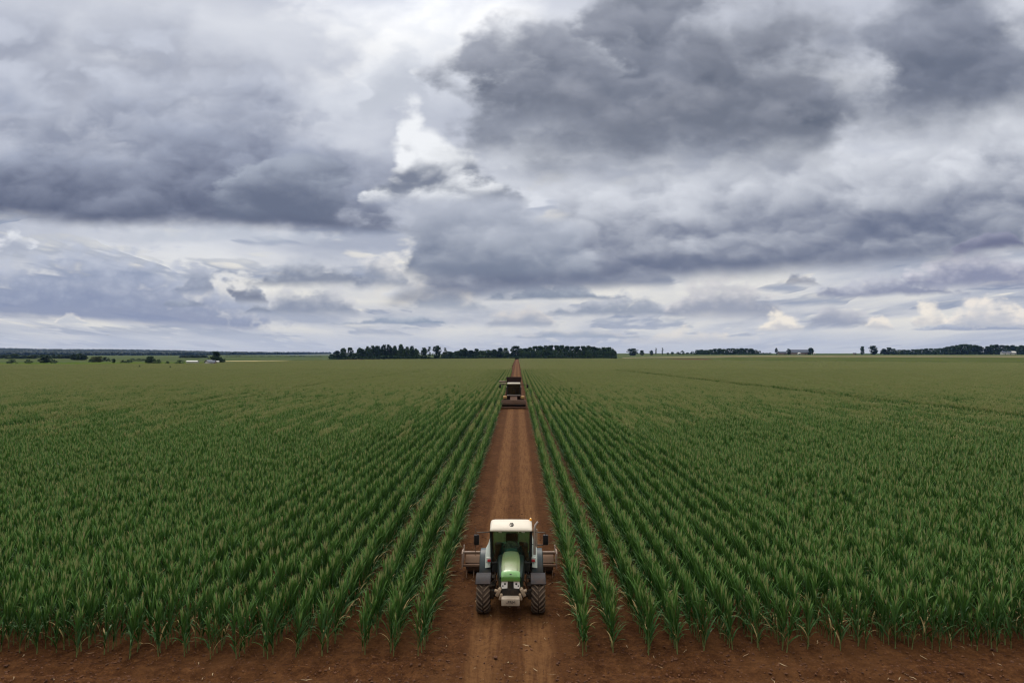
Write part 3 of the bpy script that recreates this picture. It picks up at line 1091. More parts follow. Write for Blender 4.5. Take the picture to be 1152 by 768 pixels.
# bonnet: side panels dark, top green
side = PB()
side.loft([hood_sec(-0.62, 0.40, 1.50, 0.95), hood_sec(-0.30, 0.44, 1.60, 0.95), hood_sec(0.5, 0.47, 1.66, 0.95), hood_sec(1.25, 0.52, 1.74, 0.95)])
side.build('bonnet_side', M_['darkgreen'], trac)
top = PB()
top.loft([hood_sec(-0.60, 0.325, 1.665, 1.45, crown=.025), hood_sec(-0.2, 0.345, 1.735, 1.5, crown=.03), hood_sec(0.4, 0.345, 1.79, 1.55, crown=.03), hood_sec(0.85, 0.325, 1.825, 1.6, crown=.03), hood_sec(1.16, 0.285, 1.85, 1.65, crown=.03)])
bon = top.build('bonnet', M_['bonnet'], trac)
pb = PB()
for s in (-1, 1):
    pb.tube([(s * 0.23, -0.55, 1.700), (s * 0.25, 0.2, 1.785), (s * 0.235, 1.1, 1.872)], 0.010, 6)
pb.build('bonnet_crease', M_['bonnet'], bon)
pb = PB()
for s_ in (-1, 1):
    for i in range(7):
        pb.box((s_ * 0.478, -0.30 + 0.16 * i, 1.36), (0.012, 0.10, 0.20), (0, 0, 0))
pb.build('side_vents', M_['ink'], trac)
nose = PB()
nose.loft([hood_sec(-0.85, 0.27, 1.50, 1.40, crown=.02), hood_sec(-0.84, 0.325, 1.545, 1.39, crown=.025), hood_sec(-0.76, 0.345, 1.62, 1.39, crown=.03), hood_sec(-0.59, 0.342, 1.675, 1.44, crown=.03)])
nos = nose.build('nose', M_['green'], trac)
PB().box((0, -0.79, 1.625), (0.07, 0.035, 0.02), (R(35), 0, 0), bev=.006).build('badge', M_['ink'], nos)
# headlights
for s in (-1, 1):
    h = PB().loft([[(s * x_, y_, z_) for x_, z_ in ((0.105, 1.38), (0.318, 1.40), (0.335, 1.20), (0.30, 1.12), (0.115, 1.14))] for y_ in (-0.60, -0.80)]).build('headlight', M_['lamp'], trac, ang=20)
    pb = PB()
    pb.tube([(s * 0.20, -0.795, 1.29), (s * 0.20, -0.808, 1.29)], 0.034, 14)
    pb.tube([(s * 0.275, -0.795, 1.22), (s * 0.275, -0.806, 1.22)], 0.024, 12)
    pb.build('bulb', M_['ink'], h)
gr = PB()
gr.box((0, -0.74, 1.25), (0.19, 0.13, 0.27), bev=.02)
gr.box((0, -0.72, 0.98), (0.64, 0.18, 0.30), bev=.03)
gro = gr.build('grille', M_['black'], trac)
pb = PB()
for i in range(9):
    pb.box((-0.26 + i * 0.065, -0.815, 0.975), (0.018, 0.014, 0.22))
pb.build('bars', M_['fender'], gro)
# front weight with lettering
wt = PB().box((0, -1.02, 0.775), (0.64, 0.36, 0.25), bev=.025).build('front_weight', M_['weight'], trac)
text_mesh('lettering', '-FRM', 0.15, (0.01, -1.205, 0.775), (R(90), 0, 0), M_['ink'], wt)
PB().box((0, -0.78, 0.74), (0.40, 0.24, 0.16), bev=.02).build('weight_bracket', M_['black'], trac)
for s in (-1, 1):
    pb = PB()
    pb.box((s * 0.42, -0.72, 0.98), (0.13, 0.24, 0.30), (0, s * R(-24), s * R(12)), bev=.03)
    pb.box((s * 0.35, -0.86, 0.86), (0.09, 0.16, 0.22), (0, s * R(-18), 0), bev=.03)
    pb.tube([(s * 0.44, -0.78, 1.02), (s * 0.56, -0.74, 1.03)], 0.055, 12)
    pb.build('lift_arm', M_['beige'], trac)
# hoses and steps on the flanks
for s in (-1, 1):
    pb = PB()
    pb.tube([(s * 0.50, -0.45, 1.30), (s * 0.56, -0.2, 1.05), (s * 0.62, 0.0, 0.85)], 0.018, 6)
    pb.tube([(s * 0.47, -0.5, 1.15), (s * 0.52, -0.4, 0.95), (s * 0.62, -0.05, 0.78)], 0.014, 6)
    pb.build('hose', M_['fender'], trac)
# front mudguards
def mudguard(name, cx, cy, cz, r, w, a0, a1, mat, th=0.03, n=12, edge=0.05):
    pb = PB()
    secs = []
    for i in range(n + 1):
        a = R(a0 + (a1 - a0) * i / n)
        c_, s_ = math.cos(a), math.sin(a)
        def P_(x_, r_): return (cx + x_, cy - r_ * c_, cz + r_ * s_)
        secs.append([P_(-w / 2, r - edge), P_(-w / 2 + .02, r), P_(w / 2 - .02, r), P_(w / 2, r - edge), P_(w / 2 - .02, r - edge), P_(w / 2 - .04, r - th), P_(-w / 2 + .04, r - th), P_(-w / 2 + .02, r - edge)])
    pb.loft(secs)
    return pb.build(name, mat, trac, ang=30)
for s in (-1, 1):
    mudguard('front_mudguard', s * 0.995, 0.0, 0.66, 0.735, 0.56, 46, 150, M_['fender'])
# rear mudguards, flaring up towards the cab
for s in (-1, 1):
    pb = PB(); pi_ = PB(); secs = []; sin_ = []
    for i in range(15):
        a = R(4 + 140 * i / 14); c_, s_ = math.cos(a), math.sin(a)
        def P_(x_, r_): return (s * x_, 2.45 - r_ * c_, 0.73 + r_ * s_)
        up = min(1.0, max(0.0, (a - R(4)) / R(60)))
        secs.append([P_(0.80, 0.90 + .10 * up), P_(0.95, 0.88), P_(1.22, 0.87), P_(1.25, 0.80), P_(1.23, 0.80), P_(1.20, 0.84), P_(0.95, 0.85), P_(0.80, 0.87 + .10 * up)])
        if i > 1:
            sin_.append([P_(1.02, 0.89), P_(0.93, 0.92 + .14 * up), P_(0.87, 0.95 + .32 * up), P_(0.84, 0.95 + .52 * up), P_(0.81, 0.95 + .52 * up), P_(0.83, 0.93 + .30 * up), P_(0.89, 0.90 + .10 * up), P_(1.0, 0.87)])
    mg_ = pb.loft(secs).build('rear_mudguard', M_['bluegrey'], trac, ang=30)
    pi_.loft(sin_).build('inner_panel', M_['pale'], mg_, ang=30)
    lp = PB().box((s * 0.86, 1.50, 1.44), (0.24, 0.14, 0.21), (R(-12), 0, 0), bev=.04).build('lamp_housing', M_['pale'], trac)
    pb = PB().box((s * 0.845, 1.425, 1.44), (0.15, 0.03, 0.11), (R(-12), 0, 0), bev=.02)
    pb.build('red_lens', M_['red'], lp)
# cab
cab = PB()
hw0, hw1 = 0.74, 0.78          # half widths, bottom and top
yf0, yf1, yb = 1.22, 1.20, 2.30
zb_, zt_ = 1.42, 2.64
for s in (-1, 1):
    cab.tube([(s * hw0, yf0, zb_), (s * hw1, yf1, zt_ + .02)], 0.045, 8)
    cab.tube([(s * hw0, yb, zb_), (s * hw1, yb - .1, zt_ + .02)], 0.045, 8)
    cab.tube([(s * (hw0 + .01), 1.80, zb_), (s * (hw1 - .01), 1.78, zt_ + .03)], 0.035, 8)
    cab.tube([(s * hw0, yf0, zb_), (s * hw0, yb, zb_)], 0.05, 8)
cab.tube([(-hw0, yf0, zb_), (hw0, yf0, zb_)], 0.05, 8)
cab.tube([(-hw0, yb, zb_), (hw0, yb, zb_)], 0.05, 8)
cab.box((0, 1.19, zt_ + .02), (1.54, 0.10, 0.10), bev=.03)
cab.box((0, yb - .1, zt_ + .02), (1.54, 0.10, 0.10), bev=.03)
for s in (-1, 1):
    cab.box((s * (hw1 - .02), 1.72, zt_ + .03), (0.08, 1.0, 0.07), bev=.03)
cabo = cab.build('cab_frame', M_['black'], trac)
pb = PB().box((0, 1.76, 1.24), (1.44, 1.10, 0.36), bev=.05)
pb.box((0, 1.30, 1.30), (1.30, 0.2, 0.42), bev=.04)
pb.build('cab_floor', M_['black'], trac)
def pane(quad, th=0.012):
    a, b_, c_, d_ = [Vector(p) for p in quad]
    nrm = (b_ - a).cross(c_ - a).normalized() * th
    return PB().loft([[a, b_, c_, d_], [a + nrm, b_ + nrm, c_ + nrm, d_ + nrm]])
e = .03
pane([(-hw0 + e, yf0, zb_ + e), (hw0 - e, yf0, zb_ + e), (hw1 - e, yf1, zt_), (-hw1 + e, yf1, zt_)]).build('windscreen', m_glass, trac, False)
pane([(hw0 - e, yb, zb_ + e), (-hw0 + e, yb, zb_ + e), (-hw1 + e, yb - .1, zt_), (hw1 - e, yb - .1, zt_)]).build('rear_window', m_glass, trac, False)
for s in (-1, 1):
    pane([(s * hw0, yf0 + e, zb_ + e), (s * hw0, yb - e, zb_ + e), (s * hw1, yb - .1 - e, zt_), (s * hw1, yf1 + e, zt_)]).build('side_window', m_glass, trac, False)
# inside the cab
st = PB().box((0.02, 1.95, 1.66), (0.50, 0.44, 0.14), bev=.05)
st.box((0.02, 2.14, 2.0), (0.48, 0.12, 0.62), (R(-8), 0, 0), bev=.06)
st.box((0.02, 1.95, 1.50), (0.26, 0.26, 0.2), bev=.02)
for s in (-1, 1):
    st.box((0.02 + s * 0.30, 1.96, 1.86), (0.08, 0.32, 0.06), bev=.02)
st.build('seat', M_['seat'], trac)
PB().loft([[(x_, y_, z_) for x_, z_ in ((-w_, 1.44), (w_, 1.44), (w_ * .75, zz), (-w_ * .75, zz))] for y_, w_, zz in ((1.29, .34, 1.86), (1.48, .30, 1.90), (1.58, .22, 1.80))]).build('dashboard', M_['teal'], trac)
pb = PB()
ring = [(0.20 * math.cos(2 * PI * i / 20), 1.72 + 0.17 * math.sin(2 * PI * i / 20), 1.98 + 0.09 * math.sin(2 * PI * i / 20)) for i in range(21)]
pb.tube(ring, 0.016, 6, caps=False)
for a in (0.5, 2.6, 4.7):
    pb.tube([(0, 1.72, 1.97), (0.19 * math.cos(a), 1.72 + 0.16 * math.sin(a), 1.98 + 0.085 * math.sin(a))], 0.010, 5)
pb.tube([(0, 1.56, 1.80), (0, 1.72, 1.97)], 0.022, 8)
pb.build('steering_wheel', M_['seat'], trac)
pb = PB()
pb.box((-0.52, 1.62, 1.78), (0.26, 0.5, 0.52), bev=.04)
pb.box((0.54, 1.75, 1.75), (0.22, 0.66, 0.46), bev=.04)
pb.box((0.40, 1.60, 2.05), (0.20, 0.05, 0.16), (R(20), 0, R(-15)), bev=.02)
pb.build('console', M_['seat'], trac)
PB().box((0, 2.24, 1.70), (1.3, 0.05, 0.44), bev=.02).build('rear_lining', M_['teal'], trac)
PB().box((0, 1.75, 2.66), (1.42, 0.9, 0.03), bev=.01).build('head_lining', M_['teal'], trac)
# wiper
pb = PB()
pb.tube([(0.10, 1.205, 2.55), (0.30, 1.195, 1.95)], 0.010, 5)
pb.tube([(0.14, 1.198, 2.25), (0.42, 1.192, 1.80)], 0.012, 5)
pb.build('wiper', M_['ink'], trac)
# roof with a sloping visor at the front
def roof_sec(y, hw_, z0, z1, n=10):
    ps = []
    for i in range(n + 1):
        a = PI * i / n
        c_, s_ = math.cos(a), math.sin(a)
        ps.append((hw_ * math.copysign(abs(c_) ** .22, c_), y, z0 + (z1 - z0) * abs(s_) ** .45))
    return [(hw_ - .03, y, z0 - .03)] + ps + [(-hw_ + .03, y, z0 - .03)]
roof = PB().loft([roof_sec(0.98, .765, 2.70, 2.715), roof_sec(1.0, .80, 2.69, 2.745), roof_sec(1.10, .81, 2.69, 2.80), roof_sec(1.40, .815, 2.70, 2.905), roof_sec(1.62, .815, 2.71, 2.935), roof_sec(1.95, .81, 2.71, 2.90), roof_sec(2.20, .79, 2.71, 2.83), roof_sec(2.26, .75, 2.72, 2.76)]).build('roof', M_['cream'], trac, ang=50)
# round emblem on the roof: a dark ring with a curl inside
pb = PB()
ec = Vector((0.0, 0.0, 0.0))
ring = [ec + Vector((0.070 * math.cos(2 * PI * i / 24), 0.115 * math.sin(2 * PI * i / 24), 0)) for i in range(25)]
pb.tube(ring, 0.012, 5, caps=False)
pb.tube([ec + Vector((-0.035 + 0.05 * t, 0.05 - 0.11 * t + 0.03 * math.sin(6 * t), 0)) for t in [i / 8 for i in range(9)]], 0.013, 5)
pb.tube([ec + Vector((0.042 * math.cos(a), 0.06 * math.sin(a), 0)) for a in [R(-80 + 12 * i) for i in range(14)]], 0.013, 5)
em = pb.build('emblem', M_['ink'], roof)
em.location = (0.02, 1.26, 2.865); em.rotation_euler = (R(19), 0, 0)
for x_ in (-0.42, 0.46):
    PB().box((x_, 1.10, 2.635), (0.13, 0.10, 0.065), bev=.015).build('work_lamp', M_['lamp'], trac)
PB().box((0.29, 1.13, 2.63), (0.03, 0.06, 0.08), bev=.005).build('wiper_motor', M_['lamp'], trac)
bl = PB().lathe_x([(0, 0.0), (0, 0.05), (.07, .05), (.10, .03), (.11, 0.0)], k=16, closed=False).build('beacon_lamp', M_['amber'], trac)
bl.rotation_euler = (0, R(-90), 0); bl.location = (0.76, 1.75, 2.90)
# mirrors on their arms
for s in (-1, 1):
    arm = PB()
    arm.tube([(s * 0.80, 1.20, 2.60), (s * 1.10, 1.12, 2.60), (s * 1.30, 1.10, 2.60), (s * 1.32, 1.10, 2.50)], 0.018, 8)
    if s > 0:
        arm.tube([(0.80, 1.22, 2.12), (1.18, 1.12, 2.12), (1.28, 1.10, 2.16)], 0.018, 8)
    ao = arm.build('mirror_arm', M_['black'], trac)
    PB().box((s * 1.32, 1.09, 2.33), (0.20, 0.09, 0.40), (0, 0, s * R(-10)), bev=.035).build('mirror', M_['mirror'], ao)
# exhaust by the right pillar, with a slanted tip
pb = PB()
pb.tube([(0.90, 1.18, 1.75), (0.90, 1.18, 2.70), (0.93, 1.20, 2.86), (1.03, 1.24, 2.98)], [0.05, 0.048, 0.04, 0.036], 12)
pb.tube([(0.985, 1.15, 2.05), (0.985, 1.15, 2.72)], 0.020, 8)
pb.build('exhaust', M_['steel'], trac)
pb = PB().tube([(-1.36, 1.12, 2.58), (-1.36, 1.12, 2.78)], 0.016, 6)
pb.tube([(-1.36, 1.12, 2.12), (-1.36, 1.12, 1.72)], 0.014, 6)
pb.build('marker_rod', M_['rust'], trac)
# number plate light / amber corner at the right of the roof is the beacon; steps
for s in (-1, 1):
    PB().box((s * 0.72, 1.15, 0.62), (0.26, 0.4, 0.04), bev=.01).box((s * 0.72, 1.15, 0.92), (0.26, 0.36, 0.04), bev=.01).box((s * 0.60, 1.15, 0.80), (0.03, 0.38, 0.5)).build('step', M_['black'], trac)

# ---------------------------------------------------------------- implement carried behind
IX, IY = -0.33, 29.1
imp = empty('rear_implement', (IX, IY, 0), 0, 'wide brown steel implement frame carried behind the green tractor', 'implement')
PB().tube([(-1.95, -0.35, 1.07), (1.95, -0.35, 1.07)], 0.045, 10).build('front_rail', M_['rustpale'], imp)
PB().tube([(-1.90, -0.05, 0.93), (1.90, -0.05, 0.93)], 0.04, 10).build('middle_rail', M_['rust'], imp)
pb = PB().box((0, 0.10, 0.70), (3.74, 0.62, 0.05), (R(28), 0, 0), bev=.01)
pb.build('deck', M_['deck'], imp)
PB().box((0, -0.32, 0.50), (3.96, 0.10, 0.10), bev=.015).build('lower_beam', M_['rust'], imp)
for s in (-1, 1):
    pb = PB().loft([[(s * x_, y_, z_) for y_, z_ in ((-0.42, 0.42), (-0.42, 1.02), (-0.30, 1.10), (0.45, 1.0), (0.45, 0.5))] for x_ in (1.95, 2.0)])
    pb.build('end_plate', M_['rustpale'], imp, ang=20)
    PB().box((s * 1.90, -0.33, 1.20), (0.05, 0.05, 0.34), bev=.008).build('post', M_['rustpale'], imp)
    PB().tube([(s * 0.42, -1.55, 0.70), (s * 0.46, -0.32, 0.52)], 0.05, 8).build('hitch_arm', M_['black'], imp)
pb = PB()
for i in range(13):
    x_ = -1.8 + 0.3 * i
    pb.tube([(x_, -0.30, 0.48), (x_, -0.22, 0.30), (x_, -0.34, 0.12), (x_, -0.42, 0.02)], [.022, .022, .02, .012], 6)
pb.build('tines', M_['rust'], imp)
PB().tube([(-1.8, 0.35, 0.22), (1.8, 0.35, 0.22)], 0.20, 18).build('roller', M_['rust'], imp)
for s in (-1, 1):
    PB().box((s * 1.82, 0.2, 0.40), (0.05, 0.5, 0.36), bev=.01).build('roller_arm', M_['rust'], imp)

# ---------------------------------------------------------------- harvester further up the track
HX, HY = -0.62, 118.0
hv = empty('combine_harvester', (HX, HY, 0), 0, 'distant combine harvester with pale cab roof and dark brown tank on the dirt track', 'combine harvester')
pb = PB().box((0, 4.0, 2.3), (2.7, 5.4, 2.3), bev=.12); pb.box((0, 6.6, 1.9), (2.4, 1.6, 1.6), bev=.2)
pb.build('body', paint('dark_brown_body', (0.05, 0.022, 0.016), .6, .3), hv)
tank = PB().loft([[(-1.1, y0_, z_), (1.1, y0_, z_), (1.1, y1_, z_), (-1.1, y1_, z_)] for z_, y0_, y1_ in ((3.45, 1.9, 5.0),)] + [[(-1.32, 1.75, 5.1), (1.32, 1.75, 5.1), (1.32, 5.2, 5.1), (-1.32, 5.2, 5.1)], [(-1.26, 1.81, 5.1), (1.26, 1.81, 5.1), (1.26, 5.14, 5.1), (-1.26, 5.14, 5.1)], [(-1.0, 2.1, 4.3), (1.0, 2.1, 4.3), (1.0, 4.9, 4.3), (-1.0, 4.9, 4.3)]])
tank.build('grain_tank', paint('dark_rust_tank', (0.016, 0.006, 0.006), 0.8, 0.12), hv)
pb = PB()
for s in (-1, 1):
    pb.tube([(s * 1.05, 0.15, 2.2), (s * 1.12, 0.05, 3.95)], 0.07, 8); pb.tube([(s * 1.05, 1.6, 2.2), (s * 1.12, 1.6, 3.95)], 0.07, 8)
pb.box((0, 0.9, 2.15), (2.2, 1.6, 0.14), bev=.03)
pb.box((0, 1.55, 3.0), (2.1, 0.10, 1.6))
pb.build('cab_frame', M_['black'], hv)
pane([(-1.03, 0.12, 2.25), (1.03, 0.12, 2.25), (1.10, 0.02, 3.92), (-1.10, 0.02, 3.92)]).build('windscreen', m_glass, hv, False)
for s in (-1, 1):
    pane([(s * 1.06, 0.2, 2.25), (s * 1.06, 1.55, 2.25), (s * 1.12, 1.55, 3.92), (s * 1.12, 0.12, 3.92)]).build('side_window', m_glass, hv, False)
PB().box((0, 0.95, 2.7), (0.55, 0.6, 0.9), bev=.1).build('seat', M_['seat'], hv)
PB().box((0, 0.85, 4.12), (2.25, 2.0, 0.30), bev=.08).build('roof', M_['cream'], hv)
PB().box((0, -0.02, 2.10), (2.35, 0.16, 0.14), bev=.03).build('cab_sill', M_['steel'], hv)
for s in (-1, 1):
    a_ = PB().tube([(s * 1.15, 0.1, 3.95), (s * 1.9, -0.1, 3.98), (s * 2.35, -0.1, 3.95)], 0.05, 6).build('mirror_arm', M_['black'], hv)
    PB().box((s * 2.35, -0.1, 3.65), (0.32, 0.12, 0.6), bev=.04).build('mirror', M_['mirror'], a_)
pb = PB().tube([(-1.3, 2.5, 4.35), (-2.6, 2.2, 4.4)], 0.16, 10)
pb.tube([(-1.35, 1.4, 4.1), (-2.3, 1.2, 4.1)], 0.10, 10)
pb.build('unloading_auger', paint('dull_auger', (0.20, 0.155, 0.11), .6, .3), hv)
for s in (-1, 1):
    make_wheel(hv, s * 1.45, 1.1, 0.92, 0.62, s, 1)
    make_wheel(hv, s * 1.20, 6.4, 0.62, 0.45, s, 1)
    PB().box((s * 1.52, 0.5, 1.75), (0.66, 1.0, 0.5), bev=.08).build('mudguard', M_['orange'], hv)
# feeder and header with its reel
PB().loft([[(-0.6, y_, z0_), (0.6, y_, z0_), (0.6, y_, z1_), (-0.6, y_, z1_)] for y_, z0_, z1_ in ((0.2, 1.0, 2.0), (-1.6, 0.4, 1.2))]).build('feeder_house', M_['rust'], hv)
hd = PB()
hd.loft([[(x_, y_, z_) for y_, z_ in ((-1.5, 0.25), (-2.9, 0.15), (-2.95, 0.22), (-1.62, 0.36), (-1.62, 1.25), (-1.5, 1.25))] for x_ in (-2.05, 2.05)])
for s in (-1, 1):
    hd.loft([[(s * x_, y_, z_) for y_, z_ in ((-1.5, 0.2), (-3.2, 0.12), (-3.0, 0.5), (-1.6, 1.3), (-1.5, 1.3))] for x_ in (2.05, 2.11)])
hdo = hd.build('header', paint('dark_red_header', (0.085, 0.034, 0.024), .6, .35), hv, ang=20)
PB().tube([(-2.0, -1.9, 0.62), (2.0, -1.9, 0.62)], 0.26, 14).build('feed_auger', M_['black'], hdo)
pb = PB()
pb.tube([(-2.0, -2.4, 1.10), (2.0, -2.4, 1.10)], 0.07, 8)
for i in range(6):
    a = R(15 + 60 * i); y_, z_ = -2.4 + 0.36 * math.cos(a), 1.10 + 0.36 * math.sin(a)
    pb.tube([(-2.0, y_, z_), (2.0, y_, z_)], 0.05, 6)
    for x_ in (-1.95, 0, 1.95):
        pb.tube([(x_, -2.4, 1.10), (x_, y_, z_)], 0.03, 5)
pb.build('reel', M_['rust'], hdo)

# ---------------------------------------------------------------- trees
def px_x(px, Y): return (px - VX) / F_PX * Y
def px_z(py, Y): return CAM_H + (VY - py) / F_PX * Y


def terrain(x, y):
    """gentle rise of the land to the right, far off"""
    def ss(t, a, b):
        t = min(1, max(0, (t - a) / (b - a))); return t * t * (3 - 2 * t)
    return 5.6 * ss(y, 700, 1500) * ss(x, 60, 420)


gm = ground.data
co = np.empty(len(gm.vertices) * 3, np.float32); gm.vertices.foreach_get('co', co); co = co.reshape(-1, 3)
def sstep_np(t, a, b):
    t = np.clip((t - a) / (b - a), 0, 1); return t * t * (3 - 2 * t)
co[:, 2] += 5.6 * sstep_np(co[:, 1], 700, 1500) * sstep_np(co[:, 0], 60, 420)
gm.vertices.foreach_set('co', co.ravel()); gm.update()


def leaf_mat(name, a, b, c):
    mt, N = new_mat(name)
    oi = N.n('ShaderNodeObjectInfo')
    n_ = N.noise(N.n('ShaderNodeNewGeometry').outputs['Position'], 0.35, 4, 0.6)['Fac']
    f = N.add(N.mad(oi.outputs['Random'], 0.45, -0.2), n_)
    pr = principled(N, N.ramp(f, [(0.3, a), (0.55, b), (0.8, c)]), 0.6)
    pr.inputs['Specular IOR Level'].default_value = 0.1
    t_ = N.n('ShaderNodeBsdfTranslucent'); t_.inputs[0].default_value = (*b, 1)
    mx_ = N.n('ShaderNodeMixShader'); mx_.inputs[0].default_value = 0.18
    N.t.links.new(pr.outputs[0], mx_.inputs[1]); N.t.links.new(t_.outputs[0], mx_.inputs[2])
    out(N, mx_.outputs[0])
    return mt


m_dark = leaf_mat('dark_foliage', (0.013, 0.029, 0.014), (0.026, 0.054, 0.020), (0.046, 0.080, 0.028))
m_olive = leaf_mat('olive_foliage', (0.045, 0.065, 0.022), (0.070, 0.090, 0.030), (0.100, 0.115, 0.045))
m_fardark = leaf_mat('distant_foliage', (0.005, 0.012, 0.011), (0.009, 0.020, 0.015), (0.016, 0.030, 0.018))
m_bark, N = new_mat('bark')
out(N, principled(N, N.ramp(N.noise(N.n('ShaderNodeTexCoord').outputs['Object'], 6, 4, .6)['Fac'], [(0.3, (0.03, 0.022, 0.016)), (0.7, (0.085, 0.065, 0.05))]), 0.9).outputs[0])


def crown_mesh(seed, shape, n_lobe, n_leaf, leaf):
    """unit-height crown: leaf clumps through the crown's volume, uneven outline, gaps"""
    rd = random.Random(seed)
    V_, F_ = [], []
    lobes = []
    for i in range(n_lobe):
        for _ in range(50):
            z = rd.uniform(0, 1)
            r = shape(z) * math.sqrt(rd.uniform(0.05, 1))
            a = rd.uniform(0, 2 * PI)
            if shape(z) > 0.02:
                break
        lobes.append((Vector((r * math.cos(a), r * math.sin(a), z)), rd.uniform(0.075, 0.15) * (0.6 + 0.8 * shape(z) / 0.35)))
    for c, lr in lobes:
        for _ in range(n_leaf):
            dv = Vector((rd.gauss(0, 1), rd.gauss(0, 1), rd.gauss(0, 1))).normalized()
            p = c + Vector((dv.x, dv.y, dv.z * 0.8)) * lr * rd.uniform(0.55, 1.08)
            if p.z > 1.0 or p.z < 0.02: continue
            nn_ = (dv + Vector((rd.gauss(0, .5), rd.gauss(0, .5), rd.gauss(0, .5)))).normalized()
            a_ = nn_.orthogonal().normalized(); a_ = (Matrix.Rotation(rd.uniform(0, 6.3), 3, nn_) @ a_)
            b_ = nn_.cross(a_)
            s_ = leaf * rd.uniform(0.6, 1.3)
            i0 = len(V_)
            V_ += [p - a_ * s_, p - b_ * s_ * .6, p + a_ * s_, p + b_ * s_ * .6]
            F_.append((i0, i0 + 1, i0 + 2, i0 + 3))
    return V_, F_


def trunk_mesh(h, r, limbs, seed, spread):
    rd = random.Random(seed)
    pb = PB()
    pb.tube([(0, 0, -0.02), (0.01, 0, h * .5), (0.0, 0.01, h)], [r * 1.4, r, r * .35], 7)
    for i in range(limbs):
        z0 = h * rd.uniform(.35, .8); a = rd.uniform(0, 6.3); L = spread * rd.uniform(.6, 1)
        pb.tube([(0, 0, z0), (L * .5 * math.cos(a), L * .5 * math.sin(a), z0 + L * .5), (L * math.cos(a), L * math.sin(a), z0 + L * 1.1)], [r * .5, r * .3, r * .1], 5)
    bmesh.ops.recalc_face_normals(pb.bm, faces=pb.bm.faces)
    me = bpy.data.meshes.new('trunk'); pb.bm.to_mesh(me); pb.bm.free(); me.materials.append(m_bark)
    return me


def sh_round(z): return 0.36 * max(0, 1 - ((z - .52) / .48) ** 2) ** .45 if abs(z - .52) < .48 else 0
def sh_low(z): return 0.42 * max(0, 1 - ((z - .36) / .63) ** 2) ** .5 if z < .99 else 0
def sh_poplar(z): return 0.13 * max(0, 1 - ((z - .54) / .46) ** 2) ** .4 if abs(z - .54) < .46 else 0
def sh_bush(z): return 0.62 * max(0, 1 - (z / .98) ** 2.4) ** .5
def sh_cone(z): return 0.20 * max(0, (1 - z)) ** .8 if z > .06 else 0.05
def sh_tall(z): return 0.24 * max(0, 1 - ((z - .50) / .50) ** 2) ** .42 if abs(z - .50) < .5 else 0

KINDS_T = {'round': (sh_round, 46, 46, .046, .62, .022), 'low': (sh_low, 56, 46, .048, .5, .022), 'poplar': (sh_poplar, 26, 34, .028, .8, .014),
           'bush': (sh_bush, 26, 40, .060, .4, .025), 'cone': (sh_cone, 30, 30, .034, .9, .018), 'tall': (sh_tall, 50, 44, .040, .7, .018)}
PROTO = {}
def proto(kind, var, mat):
    key = (kind, var, mat.name)
    if key not in PROTO:
        f, nl, nf, lf, th, tr_r = KINDS_T[kind]
        V_, F_ = crown_mesh(hash((kind, var)) % 1000 if False else (sum(map(ord, kind)) * 7 + var * 31), f, nl, nf, lf)
        PROTO[key] = (mesh_from('crown', V_, F_, mat), trunk_mesh(th, tr_r, 4, var + 5, .2))
    return PROTO[key]

trd = random.Random(99)
TREES = []
def tree(px, top, width, Y, kind, label, group=None, mat=None, base=None, x=None, name='tree', cat='tree'):
    mat = mat or m_dark
    X = px_x(px, Y) if x is None else x
    z0 = terrain(X, Y) if base is None else base
    h = px_z(top, Y) - z0
    cm, tm = proto(kind, trd.randrange(4), mat)
    wm = max(abs(p.co.x) for p in cm.vertices)
    sw = (width * 1.02 / F_PX * Y) / (2 * wm * 0.86)
    o = empty(name, (X, Y, z0), trd.uniform(0, 6.28), label, cat, group)
    c = bpy.data.objects.new('crown', cm); link(c, o); c.scale = (sw, sw, h)
    t = bpy.data.objects.new('trunk', tm); link(t, o); t.scale = (h, h, h)
    TREES.append(o)
    return o

# --- the wood at the end of the track ---------------------------------------
A = 'tall dark tree in the loose row left of the track end'
G1 = 'row of tall dark trees at the far edge of the corn, left of the track'
for px, top, w in [(373, 398.5, 9), (379, 394.5, 9), (386, 391.5, 9), (393.5, 391, 9), (399, 397, 7)]:
    tree(px, top, w, 1015 + trd.uniform(-6, 30), 'low', 'dark bushy tree in the clump at the left end of the far wood', 'dark clump at the left end of the far wood')
for px, top, w in [(407, 392, 8), (414, 389.5, 7), (419.5, 388.5, 7), (425, 389, 7), (431.5, 387.5, 8), (437.5, 387.5, 8), (444, 389, 7), (451, 387.3, 8), (458, 390, 7), (463.5, 389.3, 8), (468, 392, 5)]:
    tree(px, top, w, 1012 + trd.uniform(-4, 40), 'tall', A, G1)
for px, top, w, k, lab in [(477, 391, 7.5, 'tall', 'dark round-headed tree just left of a slim one in the far row'), (483, 390, 4.8, 'poplar', 'slim dark tree between two broad ones in the far row'),
                      (491.5, 389, 10.5, 'round', 'broad tall tree with sky showing through its crown in the far row'), (501, 391, 4.8, 'poplar', 'slim upright tree standing alone with gaps on both sides in the far row')]:
    tree(px, top, w, 1012, k, lab, None)
for px, top, w in [(507, 395.5, 7), (513, 395, 7), (519, 393, 9), (523, 391.5, 8), (530, 394, 9), (536, 392.3, 9), (543, 394.5, 9), (549, 393.5, 9), (556, 393, 9), (563, 391.3, 9), (569, 391.5, 9)]:
    tree(px, top, w, 1015 + trd.uniform(0, 40), 'low', 'low dark tree in the far wood between the slim tree and the track end', 'low dark trees left of the track end')
for i in range(16):
    px = 404 + 4.3 * i
    tree(px, 392.5 + trd.uniform(-1.5, 2), 8, 1052 + trd.uniform(0, 40), 'low', 'dark tree filling in behind the tall row left of the track end', 'filler trees behind the tall far row')
